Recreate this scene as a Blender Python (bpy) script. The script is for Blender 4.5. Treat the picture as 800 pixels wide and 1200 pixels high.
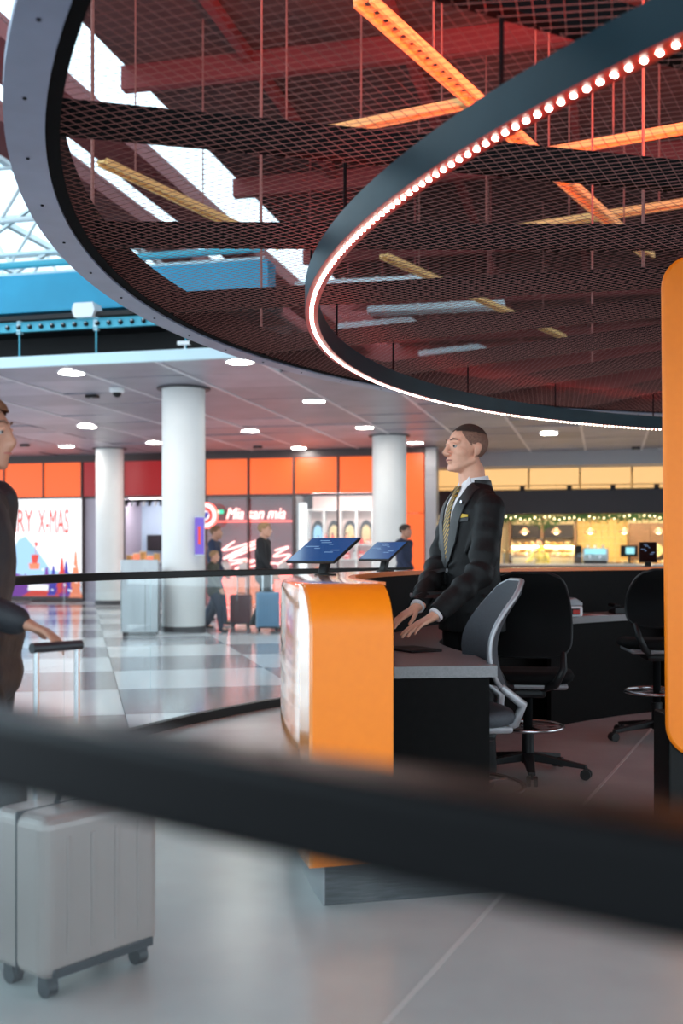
import bpy, math, random
from mathutils import Vector, Matrix, Euler
from mathutils.bvhtree import BVHTree

random.seed(7)
SC = bpy.context.scene
COL = SC.collection
for o in list(bpy.data.objects):
    bpy.data.objects.remove(o)
R = math.radians

# ------------------------------------------------------------------ camera, world, exposure
FPX, HORIZON, CAMZ = 1280.0, 650.0, 1.19          # for an 800 x 1200 frame
cd = bpy.data.cameras.new('camera')
cd.sensor_fit = 'HORIZONTAL'
cd.sensor_width = 24.0
cd.lens = FPX / 800 * 24.0
cd.shift_y = (HORIZON - 600) / 800
cd.clip_start = 0.02
cd.dof.use_dof = True
cd.dof.focus_distance = 5.2
cd.dof.aperture_fstop = 2.3
cam = bpy.data.objects.new('camera', cd)
cam.location = (0, 0, CAMZ)
cam.rotation_euler = (R(90), 0, 0)
COL.objects.link(cam)
SC.camera = cam

w = bpy.data.worlds.new('world')
SC.world = w
w.use_nodes = True
bg = w.node_tree.nodes['Background']
bg.inputs['Color'].default_value = (0.74, 0.90, 1.0, 1)
bg.inputs['Strength'].default_value = 2.0

SC.view_settings.view_transform = 'Standard'
SC.view_settings.look = 'None'
SC.view_settings.exposure = 0.75
SC.view_settings.gamma = 1
SC.view_settings.use_curve_mapping = False

# ------------------------------------------------------------------ helpers
TH = R(13.6)                       # the building grid is turned against the view
ST, CT = math.sin(TH), math.cos(TH)
CX, CY = 4.43, 4.79                # centre of the round information point


def gp(u, s, z=0.0):
    return Vector((u * CT + s * ST, -u * ST + s * CT, z))


def depth_at(x, s):
    k = (x - 400) / FPX
    return s / (k * ST + CT)


def u_at(x, s):
    k = (x - 400) / FPX
    return depth_at(x, s) * (k * CT - ST)


def z_at(y, d):
    return CAMZ + (HORIZON - y) * d / FPX


def pol(r, a, z=0.0):
    return Vector((r * math.cos(a), r * math.sin(a), z))


class MB:
    def __init__(self):
        self.v = []
        self.f = []

    def add(self, vs, fs):
        o = len(self.v)
        self.v += [tuple(p) for p in vs]
        self.f += [tuple(i + o for i in f) for f in fs]
        return self

    def box(self, x0, x1, y0, y1, z0, z1):
        return self.add([(x0, y0, z0), (x1, y0, z0), (x1, y1, z0), (x0, y1, z0), (x0, y0, z1), (x1, y0, z1), (x1, y1, z1), (x0, y1, z1)],
                        [(3, 2, 1, 0), (4, 5, 6, 7), (0, 1, 5, 4), (1, 2, 6, 5), (2, 3, 7, 6), (3, 0, 4, 7)])

    def obox(self, c, size, rot=None):
        m = rot if rot is not None else Matrix.Identity(3)
        c = Vector(c)
        hx, hy, hz = size[0] / 2, size[1] / 2, size[2] / 2
        vs = [c + m @ Vector(p) for p in ((-hx, -hy, -hz), (hx, -hy, -hz), (hx, hy, -hz), (-hx, hy, -hz), (-hx, -hy, hz), (hx, -hy, hz), (hx, hy, hz), (-hx, hy, hz))]
        return self.add(vs, [(3, 2, 1, 0), (4, 5, 6, 7), (0, 1, 5, 4), (1, 2, 6, 5), (2, 3, 7, 6), (3, 0, 4, 7)])

    def bar(self, p0, p1, w, h, up=(0, 0, 1)):
        p0, p1 = Vector(p0), Vector(p1)
        d = (p1 - p0)
        L = d.length
        d.normalize()
        up = Vector(up)
        if abs(d.dot(up)) > 0.99:
            up = Vector((0, 1, 0))
        x = d.cross(up).normalized()
        z = x.cross(d).normalized()
        m = Matrix((x, d, z)).transposed()
        return self.obox((p0 + p1) / 2, (w, L, h), m)

    def tube(self, pts, r, n=8, closed=False, caps=True):
        pts = [Vector(p) for p in pts]
        k = len(pts)
        rs = r if isinstance(r, (list, tuple)) else [r] * k
        rings = []
        prev = None
        for i, p in enumerate(pts):
            if closed:
                d = pts[(i + 1) % k] - pts[i - 1]
            else:
                d = pts[min(i + 1, k - 1)] - pts[max(i - 1, 0)]
            d.normalize()
            if prev is None:
                up = Vector((0, 0, 1)) if abs(d.z) < 0.9 else Vector((1, 0, 0))
                x = d.cross(up).normalized()
            else:
                x = (prev - d * prev.dot(d))
                if x.length < 1e-6:
                    x = d.orthogonal()
                x.normalize()
            prev = x
            y = d.cross(x)
            rings.append([p + (x * math.cos(t) + y * math.sin(t)) * rs[i] for t in (2 * math.pi * j / n for j in range(n))])
        vs = [q for rg in rings for q in rg]
        fs = []
        m = k if closed else k - 1
        for i in range(m):
            a, b = i * n, ((i + 1) % k) * n
            for j in range(n):
                j2 = (j + 1) % n
                fs.append((a + j, a + j2, b + j2, b + j))
        if caps and not closed:
            fs.append(tuple(range(n - 1, -1, -1)))
            fs.append(tuple((k - 1) * n + j for j in range(n)))
        return self.add(vs, fs)

    def cyl(self, p0, p1, r0, r1=None, n=16, caps=True):
        return self.tube([p0, p1], [r0, r0 if r1 is None else r1], n, False, caps)

    def capsule(self, p0, r0, p1, r1, n=12):
        p0, p1 = Vector(p0), Vector(p1)
        d = (p1 - p0)
        if d.length < 1e-6:
            return self.ell(p0, (r0, r0, r0))
        d.normalize()
        pts, rs = [], []
        for t in (1.0, 0.87, 0.5, 0.0):
            pts.append(p0 - d * r0 * t * 0.999)
            rs.append(max(r0 * math.sqrt(max(0, 1 - t * t)), r0 * 0.03))
        for t in (0.0, 0.5, 0.87, 1.0):
            pts.append(p1 + d * r1 * t * 0.999)
            rs.append(max(r1 * math.sqrt(max(0, 1 - t * t)), r1 * 0.03))
        return self.tube(pts, rs, n)

    def lathe(self, prof, n=24, c=(0, 0, 0), rot=None, sx=1.0, sy=1.0, ring=False):
        if ring:
            prof = list(prof) + [prof[0]]
        c = Vector(c)
        vs = []
        for (r, z) in prof:
            for j in range(n):
                t = 2 * math.pi * j / n
                p = Vector((r * math.cos(t) * sx, r * math.sin(t) * sy, z))
                if rot is not None:
                    p = rot @ p
                vs.append(c + p)
        fs = []
        for i in range(len(prof) - 1):
            for j in range(n):
                j2 = (j + 1) % n
                fs.append((i * n + j, i * n + j2, (i + 1) * n + j2, (i + 1) * n + j))
        if prof[0][0] > 1e-6 and not ring:
            fs.append(tuple(range(n - 1, -1, -1)))
        if prof[-1][0] > 1e-6 and not ring:
            fs.append(tuple((len(prof) - 1) * n + j for j in range(n)))
        return self.add(vs, fs)

    def ell(self, c, r, rot=None, nu=16, nv=10):
        prof = [(math.sin(math.pi * i / nv), -math.cos(math.pi * i / nv)) for i in range(nv + 1)]
        c = Vector(c)
        vs = []
        for (q, z) in prof:
            for j in range(nu):
                t = 2 * math.pi * j / nu
                p = Vector((max(q, 1e-4) * math.cos(t) * r[0], max(q, 1e-4) * math.sin(t) * r[1], z * r[2]))
                if rot is not None:
                    p = rot @ p
                vs.append(c + p)
        fs = []
        for i in range(nv):
            for j in range(nu):
                j2 = (j + 1) % nu
                fs.append((i * nu + j, i * nu + j2, (i + 1) * nu + j2, (i + 1) * nu + j))
        fs.append(tuple(range(nu - 1, -1, -1)))
        fs.append(tuple(nv * nu + j for j in range(nu)))
        return self.add(vs, fs)

    def sweep(self, prof, a0, a1, n, caps=True):
        """closed profile of (r, z) points (or a function of the angle) turned about the local z axis"""
        full = abs(abs(a1 - a0) - 2 * math.pi) < 1e-6
        m = n if full else n + 1
        vs = []
        for i in range(m):
            a = a0 + (a1 - a0) * i / n
            pr = prof(a) if callable(prof) else prof
            for (r, z) in pr:
                vs.append((r * math.cos(a), r * math.sin(a), z))
        k = len(pr)
        fs = []
        for i in range(n):
            b = ((i + 1) % m) * k
            for j in range(k):
                j2 = (j + 1) % k
                fs.append((i * k + j, b + j, b + j2, i * k + j2))
        if caps and not full:
            fs.append(tuple(range(k)))
            fs.append(tuple(n * k + j for j in range(k - 1, -1, -1)))
        return self.add(vs, fs)

    def arc(self, r0, r1, z0, z1, a0, a1, n):
        return self.sweep([(r0, z0), (r1, z0), (r1, z1), (r0, z1)], a0, a1, n)

    def prism(self, poly, fn0, fn1):
        n = len(poly)
        vs = [fn0(p) for p in poly] + [fn1(p) for p in poly]
        fs = [tuple(range(n - 1, -1, -1)), tuple(range(n, 2 * n))]
        for i in range(n):
            j = (i + 1) % n
            fs.append((i, j, n + j, n + i))
        return self.add(vs, fs)

    def mesh(self, name):
        me = bpy.data.meshes.new(name)
        me.from_pydata(self.v, [], self.f)
        me.validate()
        return me

    def build(self, name, m, parent=None, smooth=None, bevel=0.0, loc=None, rz=0.0, seg=2, recalc=True):
        me = self.mesh(name)
        if recalc:
            fix_normals(me)
        o = link_mesh(name, me, m, parent)
        if loc is not None:
            o.location = loc
        if rz:
            o.rotation_euler = (0, 0, rz)
        if smooth:
            shade(me, smooth)
        if bevel:
            b = o.modifiers.new('bevel', 'BEVEL')
            b.width = bevel
            b.segments = seg
            b.limit_method = 'ANGLE'
            b.angle_limit = R(40)
        return o


import bmesh


def fix_normals(me):
    bm = bmesh.new()
    bm.from_mesh(me)
    bmesh.ops.recalc_face_normals(bm, faces=bm.faces)
    bm.to_mesh(me)
    bm.free()


def shade(me, ang):
    for p in me.polygons:
        p.use_smooth = True
    if ang < 179:
        me.set_sharp_from_angle(angle=R(ang))


def link_mesh(name, me, m, parent=None):
    o = bpy.data.objects.new(name, me)
    COL.objects.link(o)
    if m is not None and not me.materials:
        me.materials.append(m)
    if parent is not None:
        o.parent = parent
    return o


def share(o, parent=None, loc=None, rot=None, scale=None):
    c = o.copy()
    COL.objects.link(c)
    if parent is not None:
        c.parent = parent
    if loc is not None:
        c.location = loc
    if rot is not None:
        c.rotation_euler = rot
    if scale is not None:
        c.scale = scale
    return c


def copy_tree(o, parent=None):
    c = o.copy()
    COL.objects.link(c)
    c.parent = parent
    for ch in [q for q in bpy.data.objects if q.parent == o]:
        copy_tree(ch, c)
    return c


def tag(o, label, cat, group=None, kind=None):
    o['label'] = label
    o['category'] = cat
    if group:
        o['group'] = group
    if kind:
        o['kind'] = kind
    return o


def thing(name, label, cat, loc=(0, 0, 0), rz=0.0, group=None):
    o = bpy.data.objects.new(name, None)
    o.empty_display_size = 0.1
    COL.objects.link(o)
    o.location = loc
    o.rotation_euler = (0, 0, rz)
    return tag(o, label, cat, group)


def struct(o, label=None):
    o['kind'] = 'structure'
    if label:
        o['label'] = label
    return o


def struct_root(name, loc=(0, 0, 0), rz=0.0, label=None):
    o = bpy.data.objects.new(name, None)
    o.empty_display_size = 0.1
    COL.objects.link(o)
    o.location = loc
    o.rotation_euler = (0, 0, rz)
    return struct(o, label)


# ------------------------------------------------------------------ materials
def mat(name, col, rough=0.5, metal=0.0, noise=None, bump=None, emit=None, estr=0.0, coat=0.0, spec=0.5, stretch=None, rnoise=0.0):
    m = bpy.data.materials.new(name)
    m.use_nodes = True
    nt = m.node_tree
    b = nt.nodes['Principled BSDF']
    b.inputs['Base Color'].default_value = (*col, 1)
    b.inputs['Roughness'].default_value = rough
    b.inputs['Metallic'].default_value = metal
    b.inputs['Specular IOR Level'].default_value = spec
    b.inputs['Coat Weight'].default_value = coat
    b.inputs['Coat Roughness'].default_value = 0.08
    tc = mp = None
    if noise or bump or rnoise:
        tc = nt.nodes.new('ShaderNodeTexCoord')
        mp = nt.nodes.new('ShaderNodeMapping')
        nt.links.new(tc.outputs['Object'], mp.inputs['Vector'])
        if stretch:
            mp.inputs['Scale'].default_value = stretch
    if noise or rnoise:
        sc, am = noise if noise else (3.0, 0.0)
        nz = nt.nodes.new('ShaderNodeTexNoise')
        nz.inputs['Scale'].default_value = sc
        nz.inputs['Detail'].default_value = 6
        nt.links.new(mp.outputs['Vector'], nz.inputs['Vector'])
        if am:
            rp = nt.nodes.new('ShaderNodeValToRGB')
            rp.color_ramp.elements[0].position = 0.3
            rp.color_ramp.elements[1].position = 0.7
            rp.color_ramp.elements[0].color = (*[max(0, c * (1 - am)) for c in col], 1)
            rp.color_ramp.elements[1].color = (*[min(1, c * (1 + am)) for c in col], 1)
            nt.links.new(nz.outputs['Fac'], rp.inputs['Fac'])
            nt.links.new(rp.outputs['Color'], b.inputs['Base Color'])
        if rnoise:
            mr = nt.nodes.new('ShaderNodeMapRange')
            mr.inputs['From Min'].default_value = 0.3
            mr.inputs['From Max'].default_value = 0.7
            mr.inputs['To Min'].default_value = max(0.02, rough - rnoise)
            mr.inputs['To Max'].default_value = rough + rnoise
            nt.links.new(nz.outputs['Fac'], mr.inputs['Value'])
            nt.links.new(mr.outputs['Result'], b.inputs['Roughness'])
    if bump:
        bz = nt.nodes.new('ShaderNodeTexNoise')
        bz.inputs['Scale'].default_value = bump[0]
        bz.inputs['Detail'].default_value = 5
        nt.links.new(mp.outputs['Vector'], bz.inputs['Vector'])
        bn = nt.nodes.new('ShaderNodeBump')
        bn.inputs['Strength'].default_value = bump[1]
        bn.inputs['Distance'].default_value = bump[2] if len(bump) > 2 else 0.01
        nt.links.new(bz.outputs['Fac'], bn.inputs['Height'])
        nt.links.new(bn.outputs['Normal'], b.inputs['Normal'])
    if emit:
        b.inputs['Emission Color'].default_value = (*emit, 1)
        b.inputs['Emission Strength'].default_value = estr
    return m


def glass_mat(name, tint=(0.93, 0.97, 0.97), refl=1.0, rough=0.02):
    m = bpy.data.materials.new(name)
    m.use_nodes = True
    nt = m.node_tree
    for n in list(nt.nodes):
        if n.type == 'BSDF_PRINCIPLED':
            nt.nodes.remove(n)
    out = [n for n in nt.nodes if n.type == 'OUTPUT_MATERIAL'][0]
    tr = nt.nodes.new('ShaderNodeBsdfTransparent')
    tr.inputs['Color'].default_value = (*tint, 1)
    gl = nt.nodes.new('ShaderNodeBsdfGlossy')
    gl.inputs['Roughness'].default_value = rough
    fr = nt.nodes.new('ShaderNodeLayerWeight')
    fr.inputs['Blend'].default_value = 0.5
    pw = nt.nodes.new('ShaderNodeMath')
    pw.operation = 'POWER'
    pw.inputs[1].default_value = 4.0
    mu = nt.nodes.new('ShaderNodeMath')
    mu.operation = 'MULTIPLY_ADD'
    mu.inputs[1].default_value = 0.8 * refl
    mu.inputs[2].default_value = 0.035 * refl
    nt.links.new(fr.outputs['Facing'], pw.inputs[0])
    mx = nt.nodes.new('ShaderNodeMixShader')
    nt.links.new(pw.outputs['Value'], mu.inputs[0])
    nt.links.new(mu.outputs['Value'], mx.inputs['Fac'])
    nt.links.new(tr.outputs['BSDF'], mx.inputs[1])
    nt.links.new(gl.outputs['BSDF'], mx.inputs[2])
    nt.links.new(mx.outputs['Shader'], out.inputs['Surface'])
    return m


def emat(name, col, s):
    return mat(name, (col[0] * 0.25, col[1] * 0.25, col[2] * 0.25), 0.4, emit=col, estr=s)


M = dict(
    concrete=mat('polished_concrete', (0.50, 0.49, 0.48), 0.27, noise=(1.6, 0.13), bump=(60, 0.05, 0.004)),
    joint=mat('joint_filler', (0.55, 0.53, 0.52), 0.5),
    tile_light=mat('terrazzo_light', (0.78, 0.79, 0.80), 0.13, noise=(90, 0.10)),
    tile_dark=mat('terrazzo_dark', (0.27, 0.26, 0.28), 0.13, noise=(90, 0.15)),
    grout=mat('grout', (0.20, 0.20, 0.21), 0.6),
    black=mat('black_paint', (0.006, 0.006, 0.006), 0.45, spec=0.2),
    black_rail=mat('black_rail_lacquer', (0.003, 0.003, 0.0035), 0.33, spec=0.14),
    black_steel=mat('black_steel', (0.004, 0.004, 0.0045), 0.8, spec=0.08),
    blue_steel=mat('slate_blue_steel', (0.26, 0.31, 0.44), 0.35, noise=(5, 0.1)),
    ring_blue=mat('dark_teal_steel', (0.005, 0.022, 0.032), 0.35, noise=(4, 0.2), spec=0.22),
    wire=mat('net_wire', (0.26, 0.11, 0.095), 0.5, spec=0.15),
    red_strip=mat('red_channel', (0.55, 0.03, 0.02), 0.35),
    led=emat('led_white', (1.0, 0.86, 0.74), 18.0),
    red_light=emat('red_light_strip', (1.0, 0.04, 0.02), 14.0),
    orange=mat('orange_laminate', (1.0, 0.235, 0.002), 0.45, noise=(30, 0.03)),
    orange_gloss=mat('orange_gloss_lacquer', (0.92, 0.30, 0.06), 0.16, coat=1.0, noise=(6, 0.03)),
    orange_edge=mat('orange_edge_band', (0.85, 0.20, 0.03), 0.4),
    plinth=mat('dark_grained_plinth', (0.045, 0.045, 0.05), 0.5, noise=(14, 0.5), stretch=(1, 1, 12)),
    plinth_metal=mat('brushed_plinth_face', (0.30, 0.29, 0.30), 0.35, metal=0.5),
    desk_grey=mat('grey_desk_laminate', (0.22, 0.215, 0.22), 0.42, noise=(120, 0.12)),
    desk_black=mat('charcoal_panel', (0.0045, 0.004, 0.004), 0.65, noise=(40, 0.2), spec=0.08),
    handrail=mat('brown_handrail', (0.10, 0.045, 0.035), 0.35),
    glass=glass_mat('clear_glass'),
    white_col=mat('white_column_paint', (0.74, 0.74, 0.73), 0.5, noise=(2, 0.03)),
    collar_dark=mat('dark_collar', (0.05, 0.045, 0.05), 0.5),
    ceil_panel=mat('grey_metal_panel', (0.27, 0.26, 0.31), 0.4, metal=0.0, noise=(1.6, 0.12)),
    ceil_panel_b=mat('grey_metal_panel_pale', (0.36, 0.35, 0.41), 0.4, metal=0.0, noise=(1.6, 0.12)),
    tbar=mat('pale_t_bar', (0.72, 0.70, 0.74), 0.4),
    plenum=mat('plenum_black', (0.02, 0.02, 0.022), 0.8),
    teal=mat('teal_paint', (0.012, 0.30, 0.50), 0.5, noise=(1.5, 0.08)),
    teal_strut=mat('teal_channel', (0.06, 0.42, 0.56), 0.45),
    pale_trim=mat('pale_cyan_trim', (0.60, 0.78, 0.84), 0.45),
    white=mat('white_enamel', (0.80, 0.82, 0.84), 0.4),
    steel=mat('stainless_steel', (0.36, 0.365, 0.375), 0.32, metal=0.9, noise=(4, 0.1), stretch=(1, 1, 0.1)),
    chrome=mat('satin_chrome', (0.62, 0.62, 0.64), 0.25, metal=1.0),
    grey_frame=mat('silver_grey_frame', (0.36, 0.36, 0.38), 0.4, metal=0.5),
    roof_dark=mat('dark_roof_deck', (0.055, 0.019, 0.017), 0.8, noise=(1.2, 0.3)),
    maroon=mat('maroon_roof_beam', (0.15, 0.014, 0.014), 0.6),
    maroon_wall=mat('maroon_wall', (0.16, 0.016, 0.016), 0.6),
    white_steel=mat('white_truss_paint', (0.66, 0.72, 0.74), 0.45),
    sky_glass=glass_mat('skylight_glass', (0.90, 0.96, 0.98), 0.8),
    tray=mat('orange_tray_steel', (0.85, 0.55, 0.20), 0.5),
    downlight=emat('downlight_lens', (1.0, 0.95, 0.88), 70.0),
    dark_plastic=mat('dark_plastic', (0.012, 0.012, 0.013), 0.45, spec=0.3),
)

# ================================================================== SETTING
# ---- terrazzo hall floor: every slab is a piece of its own
fl = struct(MB().box(-20, 30, -6, 36, -0.12, -0.021).build('floor', M['grout']), 'hall floor of large light and dark terrazzo slabs')
TA = R(13.4)
TS = 1.55
ax = Vector((math.cos(TA), math.sin(TA), 0))
ay = Vector((-math.sin(TA), math.cos(TA), 0))
anchor = Vector((-2.33, 11.15, 0))
tm = {}
for k, key in ((0, 'tile_light'), (1, 'tile_dark')):
    o = MB().box(-TS / 2 + .003, TS / 2 - .003, -TS / 2 + .003, TS / 2 - .003, -0.021, 0.0)
    me = o.mesh('tile')
    me.materials.append(M[key])
    tm[k] = me
for i in range(-7, 12):
    for j in range(-6, 14):
        c = anchor + ax * ((i + .5) * TS) + ay * ((j + .5) * TS)
        if c.y < 3 or c.y > 31 or abs(c.x) > 0.36 * c.y + 3.0:
            continue
        if (c - Vector((CX, CY, 0))).length < 4.9:
            continue
        t = bpy.data.objects.new('tile', tm[(i + j) % 2 == 0])
        COL.objects.link(t)
        t.parent = fl
        t.location = c
        t.rotation_euler = (0, 0, TA)

# ---- round concrete floor of the information point
RK = 6.22
fi = struct(MB().lathe([(0.0, 0.004), (RK, 0.004), (RK, -0.018), (0, -0.018)], 128).build('floor_island', M['concrete'], loc=(CX, CY, 0)), 'polished concrete floor of the round information point')
jb = MB()
for (p, q) in (((0.62, 1.95), (2.4, 8.5)), ((1.0, 3.1), (3.9, 5.6))):
    p, q = Vector((*p, 0.0045)), Vector((*q, 0.0045))
for (x0, y0, x1, y1) in ((0.11, 2.76, 0.90, 4.60), (0.90, 4.60, 2.35, 8.0), (0.60, 2.2, 3.6, 4.5)):
    a = Vector((x0 - CX, y0 - CY, 0.0046))
    b = Vector((x1 - CX, y1 - CY, 0.0046))
    MB().bar(a, b, 0.016, 0.0015).build('joint_strip', M['joint'], fi)

# ---- hall ceiling of metal panels
S0, S1, U0, U1, ZC = 13.2, 28.0, -16.0, 16.0, 3.72
UC = -4.3


def edge_s(u):
    # the panelled ceiling steps back round the canopy
    pts_ = ((-99, S0), (UC, S0), (-3.7, 15.3), (-2.9, 16.6), (-1.6, 19.4), (0.0, 20.6), (99, 20.6))
    for (a_, b_) in zip(pts_, pts_[1:]):
        if a_[0] <= u <= b_[0]:
            return a_[1] + (b_[1] - a_[1]) * (u - a_[0]) / (b_[0] - a_[0])
    return S0


ce = struct(MB().box(U0, UC, S0 + .02, S1, ZC + 0.03, ZC + 0.05).box(UC, -1.6, 19.4, S1, ZC + .03, ZC + .05).box(-1.6, U1, 20.6, S1, ZC + .03, ZC + .05).build('ceiling', M['plenum'], rz=-TH), 'suspended hall ceiling of grey metal panels')
PW, PL = 1.31, 1.22
pm = []
for key in ('ceil_panel', 'ceil_panel_b'):
    b = MB().box(-PW / 2 + .02, PW / 2 - .02, -PL / 2 + .012, PL / 2 - .012, 0, 0.02)
    me = b.mesh('ceiling_panel')
    me.materials.append(M[key])
    pm.append(me)
off = u_at(679, 21.0)
i0 = int((U0 - off) / PW)
for i in range(i0, i0 + int((U1 - U0) / PW)):
    u = off + (i + .5) * PW
    for j in range(int((S1 - S0) / PL)):
        s = S0 + 0.06 + (j + .5) * PL
        p = gp(u, s)
        if abs(p.x) > 0.36 * p.y + 2.5 or s - PL * .5 < edge_s(u) - .75:
            continue
        o = bpy.data.objects.new('ceiling_panel', pm[random.random() < .35])
        COL.objects.link(o)
        o.parent = ce
        o.location = (u, s, ZC)
        o.rotation_euler = (random.gauss(0, .010), random.gauss(0, .006), 0)
for i in range(i0, i0 + int((U1 - U0) / PW) + 1):
    u = off + i * PW
    if -10.5 < u < 8.5:
        MB().box(u - .024, u + .024, edge_s(u), S1, ZC - 0.014, ZC + .028).build('ceiling_bar', M['tbar'], ce)
# pale edge trim of the ceiling, dark plenum above it
struct(MB().box(U0, UC, S0 - .06, S0 + .02, ZC - .03, ZC + .11).build('trim_1', M['pale_trim'], rz=-TH), 'pale cyan edge trim along the hall ceiling')
struct(MB().box(U0, UC, S0 + 1.5, S0 + 1.6, ZC + .05, 4.40).build('wall_plenum', M['plenum'], rz=-TH), 'black back of the plenum above the ceiling edge')
# blue bulkhead
bk = struct(MB().box(U0, -4.4, 14.0, 14.35, 4.62, 5.16).build('wall_bulkhead', M['teal'], rz=-TH, bevel=.01), 'bright blue bulkhead beam above the hall ceiling')
for (z, d, r) in ((5.20, .05, .035), (5.33, .10, .05), (5.46, .2, .03)):
    MB().cyl((U0, 14.0 - d + .2, z), (-4.5, 14.0 - d + .2, z), r, n=10).build('pipe', M['pale_trim'] if r < .05 else M['teal_strut'], bk, smooth=60)
struct(MB().box(U0, UC, 14.3, 14.36, 4.5, 4.64).build('trim_2', M['plenum'], rz=-TH))
# upper far walls above the hall
struct(MB().box(-20, 16, 30.0, 30.2, 0, 8.5).build('wall_back', M['maroon_wall'], rz=-TH), 'dark maroon back wall behind the shops')
struct(MB().box(-20, UC, S0 + .3, 30.0, 4.40, 4.46).build('ceiling_slab', M['plenum'], rz=-TH), 'dark slab above the hall ceiling')

# ---- roof: solid deck, two skylight strips and a fully glazed bay
rf = struct(MB().box(-5.55, 16, -6, 30, 7.0, 7.15).build('roof', M['roof_dark'], rz=-TH), 'dark roof deck above the information point')
for u in (-6.75, -8.0):
    MB().box(u - .33, u + .33, -6, 30, 6.85, 7.12).build('roof_beam', M['maroon'], rf)
for k in range(9):
    s = -4 + k * 4.0
    MB().box(-5.6, 14, s, s + .14, 6.72, 7.0).build('roof_beam', M['maroon'], rf)
for u in (-4.0, -2.2, -0.4, 1.4, 3.2, 5.0, 7.0):
    MB().box(u - .05, u + .05, -6, 30, 6.86, 7.0).build('roof_rib', M['maroon'], rf)
for (a, b) in ((-6.42, -5.55), (-7.67, -7.08)):
    for k in range(9):
        MB().box(a, b, -6 + 4 * k + .02, -2 + 4 * k - .02, 7.04, 7.06).build('skylight_pane', M['sky_glass'], rf)
for k in range(9):
    for q in range(3):
        MB().box(-16 + q * 2.6, -13.4 + q * 2.6 - .05, -6 + 4 * k + .02, -2 + 4 * k - .02, 7.04, 7.06).build('skylight_pane', M['sky_glass'], rf)
tr = struct_root('trim_3', (0, 0, 0), -TH, 'white steel trusses under the glazed roof bay')
for s in (12.5, 14.6, 16.8, 19.0, 21.2):
    b = MB()
    zt, zb = 6.95, 6.15
    b.cyl((-16, s, zt), (-8.2, s, zt), .05, n=8)
    b.cyl((-16, s, zb), (-8.2, s, zb), .045, n=8)
    n = 7
    for k in range(n):
        ua, ub, uc = -16 + 7.8 * k / n, -16 + 7.8 * (k + .5) / n, -16 + 7.8 * (k + 1) / n
        b.cyl((ua, s, zt), (ub, s, zb), .028, n=6)
        b.cyl((ub, s, zb), (uc, s, zt), .028, n=6)
    b.build('truss', M['white_steel'], tr, smooth=60)
for u in (-15, -13.4, -11.8, -10.2, -8.6):
    MB().box(u - .05, u + .05, -6, 30, 6.94, 7.04).build('glazing_bar', M['white_steel'], tr)
for k in range(7):
    s = 12 + k * 1.5
    MB().bar((-8.2, s, 6.6), (-11, s + 2.4, 6.6), .05, .05).build('brace', M['white_steel'], tr)

# ---- columns
for (x, base_s, d, lab) in ((215, None, 16.6, 'thick white round column behind the steel bin'), (128.5, None, 26.0, 'white round column beside the big lit holiday screen'), (456, None, 23.2, 'white round column behind the second tablet')):
    X = (x - 400) * d / FPX
    rr = .325 if x != 456 else .36
    c = struct_root('column', (X, d, 0), 0, lab)
    MB().lathe([(rr, 0.10), (rr, ZC - .02)], 48).build('shaft', M['white_col'], c, smooth=60)
    MB().lathe([(rr + .012, 0.0), (rr + .012, 0.11)], 48).build('base_band', M['collar_dark'], c, smooth=60)
    MB().lathe([(rr + .08, ZC - .025), (rr + .08, ZC - .004), (rr, ZC - .004), (rr, ZC - .025)], 48, ring=True).build('collar', M['collar_dark'], c, smooth=60)

# ================================================================== CANOPY
CAN = thing('canopy', 'huge round canopy of dark steel ring, wire net and LED ring overhead', 'canopy', (CX, CY, 0))
ZN = 2.505
MB().sweep([(5.53, 2.49), (5.65, 2.49), (5.65, 2.515), (5.53, 2.515)], 0, 2 * math.pi, 240).build('outer_flange', M['blue_steel'], CAN, smooth=40)
MB().sweep([(5.485, 2.50), (5.53, 2.50), (5.53, 2.68), (5.485, 2.68)], 0, 2 * math.pi, 240).build('outer_web', M['black_steel'], CAN, smooth=40)
bolt = None
for k in range(72):
    a = 2 * math.pi * (k + .5) / 72
    if bolt is None:
        bolt = MB().cyl((0, 0, 2.4895), (0, 0, 2.486), .006, n=8).build('bolt', M['black_steel'], CAN)
        bolt.location = pol(5.59, a)
    else:
        share(bolt, CAN, pol(5.59, a))
NSP = 27
A0 = R(181.0)
STEP = 2 * math.pi / NSP
sp = MB().box(.3, 5.49, -.028, .028, 2.515, 2.615).build('spoke_beam', M['black_steel'], CAN)
sp.rotation_euler = (0, 0, A0)
for k in range(1, NSP):
    share(sp, CAN, rot=(0, 0, A0 + k * STEP))
MB().lathe([(.35, 2.49), (.35, 2.70)], 48).build('hub', M['black_steel'], CAN, smooth=50)


def clip(poly, p, d):
    t0, t1 = -1e9, 1e9
    n = len(poly)
    for i in range(n):
        a, b = poly[i], poly[(i + 1) % n]
        ex, ey = b[0] - a[0], b[1] - a[1]
        nx, ny = ey, -ex                    # outward for ccw
        den = nx * d[0] + ny * d[1]
        num = nx * (a[0] - p[0]) + ny * (a[1] - p[1])
        if abs(den) < 1e-9:
            if num < 0:
                return None
            continue
        t = num / den
        if den > 0:
            t1 = min(t1, t)
        else:
            t0 = max(t0, t)
    return (t0, t1) if t1 - t0 > .01 else None


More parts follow.
